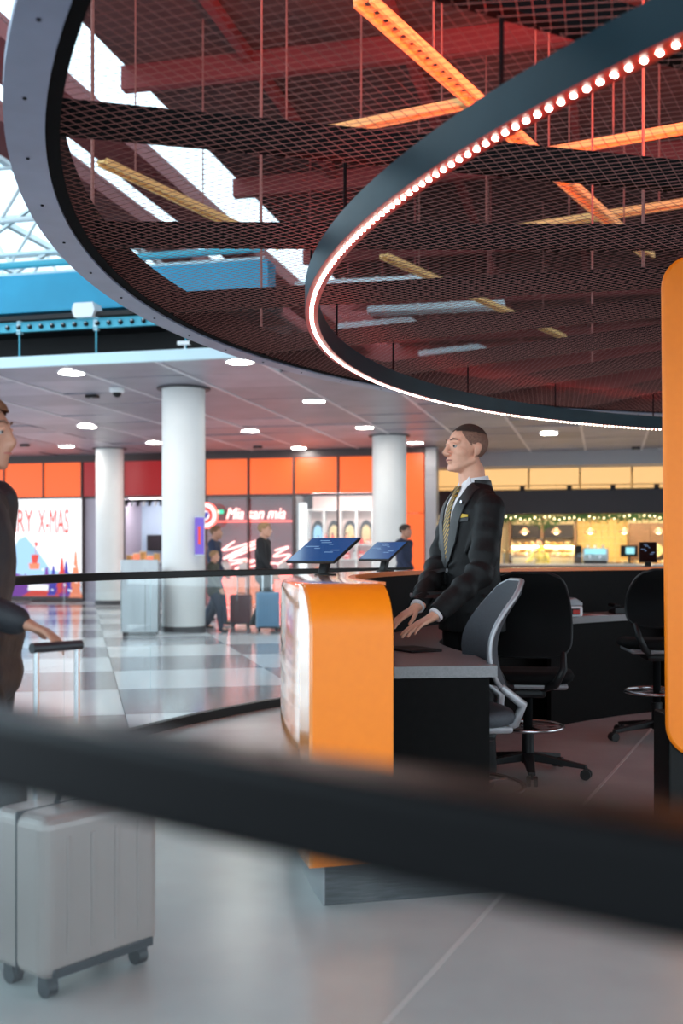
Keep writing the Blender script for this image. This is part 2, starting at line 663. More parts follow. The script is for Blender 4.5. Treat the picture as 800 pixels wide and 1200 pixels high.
nb = MB()
h = STEP / 2
wedge = [(.33 * math.cos(-h), .33 * math.sin(-h)), (5.5 * math.cos(-h), 5.5 * math.sin(-h)), (5.5, 0), (5.5 * math.cos(h), 5.5 * math.sin(h)), (.33 * math.cos(h), .33 * math.sin(h))]
for sg in (-1, 1):
    fa = sg * R(42)
    d = (math.cos(fa), math.sin(fa))
    nrm = (-d[1], d[0])
    for k in range(-190, 191):
        o = k * .037
        # lines through points along the wedge axis
        p = (2.9 + nrm[0] * o, nrm[1] * o)
        c = clip(wedge, p, d)
        if c:
            z = ZN + (.0016 if sg > 0 else -.0016)
            nb.tube([(p[0] + d[0] * c[0], p[1] + d[1] * c[0], z), (p[0] + d[0] * c[1], p[1] + d[1] * c[1], z)], .0011, 3, caps=False)
net = nb.build('net_panel', M['wire'], CAN, recalc=False)
net['kind'] = 'stuff'
net.rotation_euler = (0, 0, A0 + h)
for k in range(1, NSP):
    share(net, CAN, rot=(0, 0, A0 + h + k * STEP))
# inner LED ring
RL, ZL = 4.56, 2.222
MB().sweep([(RL - .028, ZL), (RL + .028, ZL), (RL + .028, ZL + .098), (RL + .022, ZL + .098), (RL + .022, ZL + .068), (RL - .022, ZL + .068), (RL - .022, ZL + .098), (RL - .028, ZL + .098)], 0, 2 * math.pi, 240).build('inner_ring', M['ring_blue'], CAN, smooth=40)
MB().sweep([(RL - .027, ZL - .003), (RL + .027, ZL - .003), (RL + .027, ZL + .001), (RL - .027, ZL + .001)], 0, 2 * math.pi, 240).build('light_channel', M['red_strip'], CAN, smooth=40)
MB().sweep([(RL - .02, ZL + .069), (RL + .02, ZL + .069), (RL + .02, ZL + .075), (RL - .02, ZL + .075)], 0, 2 * math.pi, 160).build('red_light_strip', M['red_light'], CAN, smooth=40)
ld = MB()
ld.ell((0, 0, 0), (.0080, .0062, .004), nu=8, nv=4)
NL = 698
led = None
rest = MB()
for k in range(NL):
    a = 2 * math.pi * k / NL
    dg = math.degrees(a)
    p = pol(RL, a, ZL - .005)
    if 106 < dg < 224:
        if led is None:
            led = ld.build('led', M['led'], CAN)
            led.location = p
            led.rotation_euler = (0, 0, a)
        else:
            share(led, CAN, p, (0, 0, a))
    else:
        q = Matrix.Rotation(a, 3, 'Z')
        rest.add([p + q @ Vector(v) for v in ld.v], ld.f)
ro = rest.build('led_run', M['led'], CAN)
ro['kind'] = 'stuff'
for k in range(NSP):
    a = A0 + k * STEP
    if k == 0:
        hr = MB().cyl((RL, 0, ZL + .05), (RL, 0, 2.53), .006, n=6).build('hanger_rod', M['black_steel'], CAN)
        hr.rotation_euler = (0, 0, a)
    else:
        share(hr, CAN, rot=(0, 0, a))
# thin suspension cables up to the roof
for (r_, dg) in ((5.5, 181), (5.5, 207.7), (5.5, 154.3), (3.0, 194.3), (3.0, 167.7), (3.0, 141), (4.2, 127.7), (2.2, 181), (2.0, 154)):
    p = pol(r_, R(dg))
    MB().cyl((p.x, p.y, 2.6), (p.x, p.y, 6.9), .008, n=6).build('suspension_cable', M['wire'], CAN)

# red uplights standing on the spokes
for k in (0, 2, 4, 6, 8, 23, 25):
    a = A0 - k * STEP
    for r_ in (2.4,):
        p = pol(r_, a)
        t = thing('uplight', 'small black red-light uplight on the canopy, %s spoke onwards from the left' % {0: 'first', 2: 'third', 4: 'fifth', 6: 'seventh', 8: 'ninth', 23: 'fourth last', 25: 'second last'}[k], 'lamp', (CX + p.x, CY + p.y, 2.617), 0, 'red uplights on the canopy spokes')
        MB().lathe([(.05, 0), (.06, .10), (.052, .10), (.045, .06), (0, .06)], 16).build('housing', M['black'], t, smooth=40)
        MB().lathe([(.044, .062), (.044, .068)], 16).build('lens', M['red_light'], t)
        L = bpy.data.lights.new('uplight', 'SPOT')
        L.energy = 520
        L.color = (1.0, .11, .035)
        L.spot_size = R(150)
        L.spot_blend = .6
        L.shadow_soft_size = .05
        lo = bpy.data.objects.new('light', L)
        COL.objects.link(lo)
        lo.parent = t
        lo.location = (0, 0, .12)
        lo.rotation_euler = (math.pi, 0, 0)


# orange perforated cable trays hung above the canopy
def tray(p0, p1, wd, label):
    p0, p1 = Vector(p0), Vector(p1)
    d = p1 - p0
    L = d.length
    d.normalize()
    sd = Vector((0, 0, 1)).cross(d).normalized()
    t = thing('cable_tray', label, 'cable tray', p0, 0)
    q = MB()
    for s in (-1, 1):
        q.bar(sd * s * wd / 2, d * L + sd * s * wd / 2, .025, .06)
    q.build('side_rail', M['tray'], t)
    n = int(L / .12)
    rung = MB().bar(-sd * wd / 2, sd * wd / 2, .05, .02).build('rung', M['tray'], t)
    for i in range(1, n):
        share(rung, t, d * (L * i / n))
    for f in (.15, .5, .85):
        MB().cyl(d * L * f, d * L * f + Vector((0, 0, 6.95 - (p0 + (p1 - p0) * f).z)), .008, n=6).build('hanger_rod', M['wire'], t)


def im(x, y, d):
    return Vector(((x - 400) * d / FPX, d, z_at(y, d)))


def on_z(x, y, z):
    d = FPX * (z - CAMZ) / (HORIZON - y)
    return Vector(((x - 400) * d / FPX, d, z))


tray(on_z(425, 0, 4.6), on_z(760, 300, 4.6), .11, 'wide orange perforated cable tray running diagonally above the net')
tray(on_z(300, 172, 4.75), on_z(560, 118, 4.75), .09, 'orange cable tray above the net, left of the diagonal one')
tray(on_z(590, 188, 4.75), on_z(860, 140, 4.75), .09, 'orange cable tray above the net, right of the diagonal one')
tray(on_z(530, 280, 4.9), on_z(820, 235, 4.9), .13, 'narrow orange cable tray, lowest in view near the pillar')
tray(on_z(120, 190, 4.9), on_z(330, 290, 4.9), .10, 'orange cable tray over the left part of the net')
tray(on_z(450, 300, 4.9), on_z(660, 395, 4.9), .10, 'dim red cable tray crossing behind the LED ring')
for (y, x0, x1, nm) in ((338, 345, 500, 'nearest'), (366, 430, 590, 'second nearest'), (386, 395, 480, 'short one behind the LED ring'), (417, 490, 560, 'farthest')):
    z = 5.0
    pa, pb = on_z(x0, y, z), on_z(x1, y - 8, z)
    t = thing('air_duct', 'pale blue flat air duct seen through the net, ' + nm, 'duct', pa, 0)
    L_ = (pb - pa).length
    t.rotation_euler = (0, 0, math.atan2(pb.y - pa.y, pb.x - pa.x))
    MB().box(0, L_, 0, .34, 0, .10).build('duct', M['pale_trim'], t, bevel=.01)
    for q in range(4):
        x = L_ * (q + .5) / 4
        MB().box(x - .02, x + .02, -.01, .35, -.01, .11).build('duct_flange', M['white_steel'], t)
    for q in (0.1, .9):
        MB().cyl((L_ * q, .16, .10), (L_ * q, .16, 2.01), .012, n=8).build('hanger_rod', M['maroon'], t)

# ================================================================== COUNTER
CNT = thing('reception_counter', 'round orange fronted reception counter with rounded end', 'counter', (CX, CY, 0))
AE = R(194.7)                      # angle of its near end
AF = R(15)                         # far end, round the back (angles run downwards)
RO, RI, ZT, ZB = 4.69, 4.40, 1.09, .155
AD = R(186.9)
# outer glossy fascia with a small rounded shoulder
nr = 8
RB = .16                           # bullnose radius at the end


def top_profile(r0, r1):
    return [(r1, ZB), (r1, ZT - .03), (r1 - .008, ZT - .008), (r1 - .03, ZT), (r0, ZT), (r0, ZT - .02), (r1 - .03, ZT - .02), (r1 - .03, ZB)]


da = RB / 4.55
MB().sweep(top_profile(RI, RO), AE - da, AF, 150).build('fascia', M['orange_gloss'], CNT, smooth=35)
# rounded end: sheet that rises and bends back into the top
eb = MB()
pts = [(0.0, ZB)] + [(RB - RB * math.cos(t), ZT - RB + RB * math.sin(t)) for t in (math.pi / 2 * i / 12 for i in range(13))]
inn_ = [(.02, ZB)] + [(RB - (RB - .02) * math.cos(t), ZT - RB + (RB - .02) * math.sin(t)) for t in (math.pi / 2 * i / 12 for i in range(13))]
prof = pts + inn_[::-1]


def bent(p, r):
    a = AE - p[0] / 4.55
    return pol(r, a, p[1])


eb.prism(prof, lambda p: bent(p, RI), lambda p: bent(p, RO - .012))
eb.build('end_panel', M['orange'], CNT, smooth=30)
# side cheeks closing the rounded end, outside (gloss) and inside (dark)
cheek = [(q[0], q[1]) for q in pts] + [(RB, ZB)]
MB().prism(cheek, lambda p: bent(p, RO - .012), lambda p: bent(p, RO)).build('outer_cheek', M['orange_gloss'], CNT, smooth=30)
MB().prism(cheek, lambda p: bent((max(p[0], .004), min(p[1], ZT - .004)), RI - .005), lambda p: bent((max(p[0], .004), min(p[1], ZT - .004)), RI - .0005)).build('inner_cheek', M['desk_black'], CNT, smooth=30)
MB().arc(RI - .012, RI + .012, ZB, ZT - .02, AE - da, AF, 120).build('inner_face', M['desk_black'], CNT, smooth=35)
MB().arc(RI - .03, RI, ZT - .022, ZT + .003, AE - da * 1.3, AF, 150).build('edge_band', M['orange_edge'], CNT, smooth=35)
MB().arc(3.92, RO - .07, 0.0045, ZB, AE - .016, AD - .014, 16).build('plinth', M['plinth'], CNT, smooth=35)
MB().arc(RI + .06, RO - .07, 0.0045, ZB, AD - .014, AF, 120).build('plinth', M['plinth'], CNT, smooth=35)
MB().arc(RO - .072, RO - .066, 0.0045, ZB, AE - .016, AF, 120).build('plinth_face', M['plinth_metal'], CNT, smooth=35)

# lower work desk inside the counter
DSK = thing('work_desk', 'long curved grey topped work desk with black panels behind the counter', 'desk', (CX, CY, 0))
AD = R(186.9)
ZD = .75


def rin(a):
    dg = math.degrees(a)
    t = min(1, max(0, (182 - dg) / 14))
    t = t * t * (3 - 2 * t)
    return 3.84 + .17 * t


MB().sweep(lambda a: [(rin(a), ZD - .045), (RI - .035, ZD - .045), (RI - .035, ZD), (rin(a), ZD)], AD, R(20), 110).build('desk_top', M['desk_grey'], DSK, smooth=35)
MB().arc(3.87, RI - .04, ZB + .001, ZD - .047, AD - .002, AD - .012, 2).build('end_panel', M['desk_black'], DSK)
MB().arc(4.20, 4.23, .0045, ZD - .047, R(150), R(20), 90).build('modesty_panel', M['desk_black'], DSK, smooth=35)
MB().arc(RI - .045, RI - .035, ZD + .0, ZT - .03, AD, R(20), 110).build('screen_panel', M['desk_black'], DSK, smooth=35)
for dg in (120, 100, 80, 55):
    MB().arc(3.9, 4.2, .0045, ZD - .047, R(dg), R(dg - .4), 1).build('divider_panel', M['desk_black'], DSK)
for (a0_, a1_) in ((138, 119),):
    MB().arc(4.03, 4.06, .0045, ZD - .047, R(a0_), R(a1_), 16).build('front_panel', M['desk_black'], DSK, smooth=35)

# orange pillar
TOT = thing('orange_pillar', 'tall flat orange pillar with rounded corners on a black foot', 'pillar', (1.375, 4.62, 0), 0)
W_, H0, H1, RC, DP = 1.15, .33, 2.46, .14, .30
pp = []
for (cx_, cz_, t0) in ((W_ - RC, H0 + RC, -90), (W_ - RC, H1 - RC, 0), (RC, H1 - RC, 90), (RC, H0 + RC, 180)):
    for i in range(9):
        t = R(t0 + 90 * i / 8)
        pp.append((cx_ + RC * math.cos(t), cz_ + RC * math.sin(t)))
MB().prism(pp, lambda p: (p[0] - .02 * (p[1] - .33) / 2.1, 0, p[1]), lambda p: (p[0] - .02 * (p[1] - .33) / 2.1, .03, p[1])).build('front_panel', M['orange'], TOT, smooth=40, bevel=.012)
MB().box(.10, W_ - .06, .031, DP, .50, 2.40).build('pillar_body', M['black'], TOT, bevel=.01)
MB().box(.02, W_ - .02, .032, DP - .03, .0045, .50).build('foot', M['black'], TOT, bevel=.01)

# ================================================================== BALUSTRADE
BAL = thing('glass_balustrade', 'curved glass balustrade with dark handrail round the information point', 'balustrade', (CX, CY, 0))


def rbal(a):
    dg = math.degrees(a) % 360
    return 6.080 + .090 * min(1, max(0, (226 - dg) / 6.2)) + .03 * min(1, max(0, (200 - dg) / 40))


ZR = 1.055
b0, b1 = R(262), R(128)
rp = []
n = 150
for i in range(n + 1):
    a = b0 + (b1 - b0) * i / n
    rp.append(a)


def band(zc, hw, hh, name, m, bev=0.0):
    return MB().sweep(lambda a: [(rbal(a) - hw, zc - hh), (rbal(a) + hw, zc - hh), (rbal(a) + hw, zc + hh), (rbal(a) - hw, zc + hh)], b0, b1, n).build(name, m, BAL, smooth=35, bevel=bev)


band(ZR, .026, .024, 'handrail', M['black_rail'], .006)
band(.035, .03, .031, 'base_channel', M['black'])
na = 14
for k in range(na):
    a0_ = b0 + (b1 - b0) * (k + .004) / na
    a1_ = b0 + (b1 - b0) * (k + .996) / na
    MB().sweep(lambda a: [(rbal(a) - .006, .05), (rbal(a) + .006, .05), (rbal(a) + .006, ZR - .02), (rbal(a) - .006, ZR - .02)], a0_, a1_, 12).build('glass_panel', M['glass'], BAL, smooth=35)

# ================================================================== CEILING FITTINGS
DL = [(84, 437, 'large', 'downlight in the hall ceiling near the pale edge trim, leftmost'), (281, 424, '', 'downlight in the hall ceiling just left of the canopy rim'),
      (102, 500, '', 'downlight between the dome camera and the far column'), (78, 523, '', 'small downlight above the lit holiday screen'),
      (181, 519, '', 'downlight between the two left columns'), (293, 505, '', 'downlight above the neon lettering'),
      (368, 470, '', 'downlight right of the thick column near the canopy rim'), (427, 501, '', 'downlight just left of the column behind the tablets'),
      (350, 525, '', 'downlight close above the orange glass band'), (487, 519, '', 'downlight between the third column and the man'),
      (643, 508, '', 'downlight right of the standing man, nearer one'), (657, 531, '', 'downlight right of the standing man, farther one'), (775, 527, '', 'downlight beside the orange pillar')]
for (x, y, sz, lab) in DL:
    p = on_z(x, y, ZC - .012)
    t = thing('downlight', 'round white ' + lab, 'ceiling light', p, 0, 'downlights in the hall ceiling')
    q = .17
    MB().lathe([(q, -.008), (q + .03, 0), (q + .03, .012), (q, .012)], 32, ring=True).build('trim_ring', M['white'], t, smooth=40)
    MB().lathe([(0, -.004), (q, -.004), (q, .006), (0, .006)], 32).build('lens', M['downlight'], t)

p = on_z(137, 455, ZC - .015)
t = thing('dome_camera', 'small white dome camera under the hall ceiling', 'camera', p)
MB().lathe([(.11, 0), (.11, -.05), (.09, -.07), (.07, -.07)], 24).build('housing', M['white'], t, smooth=40)
MB().ell((0, 0, -.07), (.07, .07, .07)).build('dome', M['dark_plastic'], t, smooth=60)
for (x, y, lab) in ((108, 463, 'black box sensor under the ceiling left of the dome camera'), (302, 523, 'black sensor under the ceiling above the neon shop'), (29, 521, 'reddish smoke sensor under the ceiling near the traveller'), (745, 524, 'black sensor under the ceiling near the orange pillar')):
    p = on_z(x, y, ZC - .012)
    t = thing('ceiling_sensor', lab, 'sensor', p, -TH)
    MB().box(-.10, .10, -.06, .06, -.045, 0).build('housing', M['dark_plastic'], t, bevel=.01)
    MB().lathe([(0, -.062), (.03, -.055), (.035, -.045)], 16).build('lens', M['steel'], t, smooth=40)

# teal channel with round knobs, hangers and the white emergency light
s = 13.55
ua, ub = u_at(-60, s), u_at(196, s)
zc = 4.31
t = thing('channel_strut', 'teal channel with a row of round knobs above the ceiling edge', 'channel', gp(ua, s, zc), -TH)
MB().box(0, ub - ua, 0, .05, -.065, .065).build('channel', M['teal_strut'], t, bevel=.006)
MB().box(0, ub - ua, -.03, 0, .055, .065).build('lip', M['teal_strut'], t)
MB().box(0, ub - ua, -.03, 0, -.065, -.055).build('lip', M['teal_strut'], t)
kb = None
nk = int((ub - ua) / .168)
for i in range(nk):
    x = .08 + i * .168
    if kb is None:
        kb = MB().ell((0, -.012, 0), (.034, .03, .034), nu=12, nv=8).build('knob', M['dark_plastic'], t, smooth=60)
        kb.location = (x, 0, 0)
        MB().ell((x, -.028, .014), (.016, .016, .012), nu=8, nv=6).build('knob_cap', M['white'], kb).location = (-x, 0, 0)
        kc = [c for c in bpy.data.objects if c.parent == kb][0]
    else:
        k2 = share(kb, t, (x, 0, 0))
        share(kc, k2)
for x in (22, 112, 217):
    u = u_at(x, s) - ua
    MB().cyl((u, .02, -.5), (u, .02, .1), .012, n=8).build('hanger_rod', M['teal_strut'], t)
    MB().box(u - .03, u + .03, -.01, .06, -.09, .09).build('clamp', M['pale_trim'], t)
d = depth_at(102, s)
p = gp(u_at(102, s), s, 4.377)
t = thing('emergency_light', 'white angled emergency light box on the teal channel', 'light', p, -TH)
MB().prism([(-.13, 0), (.13, 0), (.17, .10), (.14, .20), (-.14, .20), (-.17, .10)], lambda q: (q[0], -.12, q[1]), lambda q: (q[0], .14, q[1])).build('housing', M['white'], t, bevel=.008)
for x in (-.08, 0, .08):
    MB().cyl((x, 0, .20), (x, 0, .225), .02, n=10).build('stud', M['steel'], t)
p = on_z(217, 406, 3.95)
t = thing('bullet_camera', 'small white camera on the ceiling edge trim', 'camera', gp(u_at(217, S0), S0 - .02, ZC + .11), -TH)
MB().cyl((0, 0, 0), (0, 0, .06), .012, n=8).build('post', M['white'], t)
MB().cyl((-.08, -.02, .08), (.10, -.06, .07), .028, n=12).build('body', M['white'], t, smooth=40)
MB().cyl((.10, -.06, .07), (.115, -.063, .069), .024, n=12).build('lens', M['dark_plastic'], t)

# ================================================================== CHAIRS
M['chair_fabric'] = mat('charcoal_mesh_fabric', (0.045, 0.05, 0.06), 0.75, noise=(300, 0.3))
M['chair_black'] = mat('black_chair_fabric', (0.005, 0.005, 0.0055), 0.8, spec=0.15)
M['rubber'] = mat('castor_rubber', (0.012, 0.012, 0.012), 0.6)


def make_chair(label, loc, facing, seat_z, top_z, ring_r, ring_z, fabric, frame, yb, group='office chairs inside the counter'):
    t = thing('office_chair', label, 'chair', loc, facing, group)
    # seat
    sb = MB()
    n = 36
    prof = []
    for (k, z) in ((.86, -.05), (.97, -.035), (1.0, -.012), (.96, .008), (.8, .016), (.4, .012), (0, .008)):
        ring = []
        for j in range(n):
            a = 2 * math.pi * j / n
            c, s_ = math.cos(a), math.sin(a)
            x = .24 * abs(c) ** .6 * (1 if c > 0 else -1) * k
            y = .235 * abs(s_) ** .6 * (1 if s_ > 0 else -1) * k
            ring.append((x, y, seat_z + z - (.02 * max(0, -y / .235) ** 3)))
        prof.append(ring)
    vs = [p for r_ in prof for p in r_]
    fs = [tuple(range(n - 1, -1, -1))]
    for i in range(len(prof) - 1):
        for j in range(n):
            j2 = (j + 1) % n
            fs.append((i * n + j, i * n + j2, (i + 1) * n + j2, (i + 1) * n + j))
    sb.add(vs, fs)
    sb.build('seat', fabric, t, smooth=60)
    MB().box(-.20, .20, -.19, .20, seat_z - .075, seat_z - .045).build('seat_pan', M['grey_frame'], t, bevel=.015)
    # backrest shell
    zb, nz, nx = seat_z + .10, 16, 12

    def back(u, v, off=0.0):
        z = zb + (top_z - zb) * v
        y = yb - .055 * math.sin(math.pi * min(1, v * 1.15)) + .075 * v * v
        hw = .205 + .02 * math.sin(math.pi * v) - .05 * v * v
        e = min(v, 1 - v) * (top_z - zb)
        rc = .07
        if e < rc:
            hw -= rc - math.sqrt(max(0, rc * rc - (rc - e) ** 2))
        x = hw * u
        y -= .055 * (x / .2) ** 2
        return Vector((x, y + off, z))
    bb = MB()
    vs, fs = [], []
    for off in (-.014, .014):
        for i in range(nz + 1):
            for j in range(nx + 1):
                vs.append(back(-1 + 2 * j / nx, i / nz, off))
    q = (nz + 1) * (nx + 1)
    for i in range(nz):
        for j in range(nx):
            a = i * (nx + 1) + j
            fs.append((a, a + 1, a + nx + 2, a + nx + 1))
            fs.append((q + a, q + a + nx + 1, q + a + nx + 2, q + a + 1))
    rim = [j for j in range(nx + 1)] + [i * (nx + 1) + nx for i in range(1, nz + 1)] + [nz * (nx + 1) + j for j in range(nx - 1, -1, -1)] + [i * (nx + 1) for i in range(nz - 1, 0, -1)]
    for k in range(len(rim)):
        a, b = rim[k], rim[(k + 1) % len(rim)]
        fs.append((a, q + a, q + b, b))
    bb.add(vs, fs)
    bb.build('backrest', fabric, t, smooth=50)
    rimpts = [back(-1, i / 20, .0) for i in range(21)] + [back(u, 1, 0) for u in (-.5, 0, .5)] + [back(1, 1 - i / 20, 0) for i in range(21)] + [back(u, 0, 0) for u in (.5, 0, -.5)]
    MB().tube(rimpts, .011, 8, closed=True).build('back_frame', frame, t, smooth=60)
    for sx in (-1, 1):
        e = back(sx * .98, .03)
        MB().tube([e, (sx * .17, yb + .045, seat_z + .04), (sx * .13, yb + .025, seat_z - .04), (sx * .07, .14, seat_z - .075)], [.016, .02, .022, .022], 8).build('back_bracket', frame, t, smooth=60)
    MB().box(-.09, .09, -.12, .16, seat_z - .125, seat_z - .07).build('mechanism', M['dark_plastic'], t, bevel=.02)
    MB().cyl((0, 0, .10), (0, 0, seat_z - .10), .024, n=16).build('column', M['black_steel'], t, smooth=40)
    MB().cyl((0, 0, .07), (0, 0, .24), .033, n=16).build('column_sleeve', M['dark_plastic'], t, smooth=40)
    rp_ = [pol(ring_r, 2 * math.pi * i / 40, ring_z) for i in range(40)]
    fr = MB().tube(rp_, .011, 8, closed=True).build('foot_ring', M['chrome'], t, smooth=60)
    for k in range(4):
        a = math.pi / 2 * k + .4
        MB().cyl(pol(.03, a, ring_z), pol(ring_r, a, ring_z), .007, n=6).build('ring_spoke', M['chrome'], fr)
    for k in range(5):
        a = 2 * math.pi * k / 5 + .35
        dd = pol(1, a)
        nn = Vector((-dd.y, dd.x, 0))
        pa, pb = dd * .03 + Vector((0, 0, .11)), dd * .31 + Vector((0, 0, .072))
        lb = MB()
        vs = []
        for (p_, w_, h_) in ((pa, .030, .028), (pb, .018, .012)):
            vs += [p_ + nn * w_ + Vector((0, 0, -h_)), p_ - nn * w_ + Vector((0, 0, -h_)), p_ - nn * w_ + Vector((0, 0, h_ * .6)), p_ + nn * w_ + Vector((0, 0, h_ * .6))]
        lb.add(vs, [(0, 1, 2, 3), (7, 6, 5, 4), (0, 4, 5, 1), (1, 5, 6, 2), (2, 6, 7, 3), (3, 7, 4, 0)])
        leg = lb.build('leg', M['dark_plastic'], t, bevel=.004)
        c = MB()
        for sg in (-1, 1):
            c.cyl(pb + nn * sg * .008 + Vector((0, 0, -.040)), pb + nn * sg * .027 + Vector((0, 0, -.040)), .0275, n=14)
        c.cyl(pb + Vector((0, 0, -.03)), pb, .008, n=8)
        c.build('castor', M['rubber'], leg, smooth=40)
    return t


make_chair('charcoal office chair nearest the desk end, seen from its side', (.48, 4.62, .0045), R(-83), .53, 1.075, .29, .21, M['chair_fabric'], M['grey_frame'], .20)
make_chair('black office chair behind the standing man, next to the side-on chair', (1.0, 5.86, .0045), R(172), .56, 1.09, .185, .265, M['chair_black'], M['dark_plastic'], .235)
make_chair('black office chair half hidden by the orange pillar', (2.02, 7.0, .0045), R(176), .64, 1.09, .2, .31, M['chair_black'], M['dark_plastic'], .235)

# ================================================================== THINGS ON COUNTER AND DESK
M['screen_blue'] = mat('tablet_screen', (0.006, 0.012, 0.035), 0.12, emit=(0.02, 0.07, 0.22), estr=.55)
M['ui_line'] = mat('tablet_ui_mark', (0.10, 0.16, 0.25), 0.3, emit=(0.25, 0.45, 0.8), estr=.22)


def tablet(label, base, ang, wd, hg, tilt, scr='screen_blue'):
    """stand foot on the counter, screen leaning back; local -Y is the direction the screen faces"""
    t = thing('tablet_terminal', label, 'tablet', base, ang, 'tablets on the counter')
    MB().lathe([(.055, 0), (.055, .006), (.02, .010), (0, .010)], 24).build('stand_foot', M['black'], t, smooth=40)
    MB().obox((0, .0, .055), (.05, .03, .11), Matrix.Rotation(R(-18), 3, 'X')).build('stand_neck', M['dark_plastic'], t, bevel=.005)
    m = Matrix.Rotation(-tilt, 3, 'X')
    c = Vector((0, -.015, .12))
    b = MB().obox(c, (wd, .014, hg), m)
    body = b.build('casing', M['dark_plastic'], t, bevel=.005)
    MB().obox(c + m @ Vector((0, -.0075, 0)), (wd - .014, .001, hg - .014), m).build('screen', M[scr], body)
    rnd = random.Random(3)
    for i in range(7):
        x, z = -.4 + .8 * rnd.random(), .36 - .08 * i
        l = .06 + .25 * rnd.random()
        MB().obox(c + m @ Vector((x * wd * .7, -.0083, z * hg)), (l * wd, .0006, .006), m).build('screen_mark', M['ui_line'], body)
    return t


def on_counter(x, r=4.55, z=ZT):
    k = (x - 400) / FPX
    A = 1 + k * k
    B = -2 * (k * CX + CY)
    C_ = CX * CX + CY * CY - r * r
    Y = (-B + math.sqrt(max(0, B * B - 4 * A * C_))) / (2 * A)
    return Vector((k * Y, Y, z))


tablet('large tablet terminal with dark blue screen, nearer the orange counter end', on_counter(381), R(-43), .33, .225, R(58))
tablet('smaller tablet terminal with blue screen behind the first one', on_counter(451), R(-50), .28, .19, R(55))
tablet('black tablet on the far counter beside the orange pillar', on_counter(759), R(-15), .14, .20, R(35), 'black_rail')
p = on_counter(488, 4.15, ZD)
t = thing('keyboard_tablet', 'flat black tablet lying on the desk under the man\'s hands', 'tablet', (.325, 5.02, ZD), R(-60))
MB().box(-.12, .12, -.085, .085, .001, .012).build('casing', M['dark_plastic'], t, bevel=.004)
MB().box(-.108, .108, -.073, .073, .0125, .0132).build('screen', M['black_rail'], t)
# printer and papers on the far desk
p = on_counter(666, 4.12, ZD)
t = thing('receipt_printer', 'small grey receipt printer on the far desk behind the chairs', 'printer', p, R(8))
MB().box(-.075, .075, -.09, .09, 0, .075).build('body', M['white'], t, bevel=.012)
MB().prism([(-.075, .075), (-.075, .115), (.02, .135), (.075, .10), (.075, .075)], lambda q: (q[0], -.085, q[1]), lambda q: (q[0], .085, q[1])).build('lid', M['grey_frame'], t, bevel=.008)
MB().box(-.05, .05, -.092, -.088, .015, .06).build('front_flap', M['dark_plastic'], t)
MB().box(.0, .05, -.0935, -.0925, .02, .05).build('label_sticker', M['red_strip'], t)
p = on_counter(692, 4.10, ZD)
t = thing('paper_sheet', 'white paper sheet with red corner on the far desk', 'paper', p, R(12))
MB().box(-.10, .10, -.07, .07, .0, .0015).build('sheet', M['white'], t)
MB().box(-.09, .0, -.06, .06, .0016, .0022).build('red_block', M['red_strip'], t)
p = on_counter(727, 4.12, ZD)
t = thing('desk_phone', 'dark flat telephone on the far desk beside the chair', 'telephone', p, R(5))
MB().prism([(-.08, 0), (.08, 0), (.08, .02), (-.08, .05)], lambda q: (-.07, q[0], q[1]), lambda q: (.07, q[0], q[1])).build('body', M['dark_plastic'], t, bevel=.006)
MB().box(-.075, -.03, -.08, .08, .05, .075).build('handset', M['black'], t, bevel=.01)

# ================================================================== HALL THINGS
# steel bin
d = 16.4
p = Vector(((168.5 - 400) * d / FPX, d - .25, 0))
t = thing('steel_bin', 'tall stainless steel waste bin with sloped top by the thick column', 'bin', p, R(6))
MB().prism([(-.26, .06), (.26, .06), (.26, .98), (-.26, 1.12)], lambda q: (-.27, q[0], q[1]), lambda q: (.27, q[0], q[1])).build('body', M['steel'], t, bevel=.01)
MB().box(-.24, .24, -.23, .23, 0, .06).build('foot', M['dark_plastic'], t)
MB().box(-.262, -.256, -.262, -.258, .10, .95).build('door_seam', M['dark_plastic'], t)
MB().box(.08, .085, -.264, -.258, .08, .98).build('door_seam', M['dark_plastic'], t)
MB().box(-.16, .0, -.266, -.258, .84, .93).build('slot', M['dark_plastic'], t)

M['case_blue'] = mat('blue_case_shell', (0.13, 0.27, 0.42), 0.35, noise=(3, 0.1))
M['case_red'] = mat('dark_red_case_shell', (0.10, 0.012, 0.018), 0.4)
M['case_silver'] = mat('silver_rose_case_shell', (0.33, 0.265, 0.25), 0.36, metal=0.2, noise=(2, 0.08))
M['case_dark'] = mat('dark_case_trim', (0.02, 0.022, 0.028), 0.4)


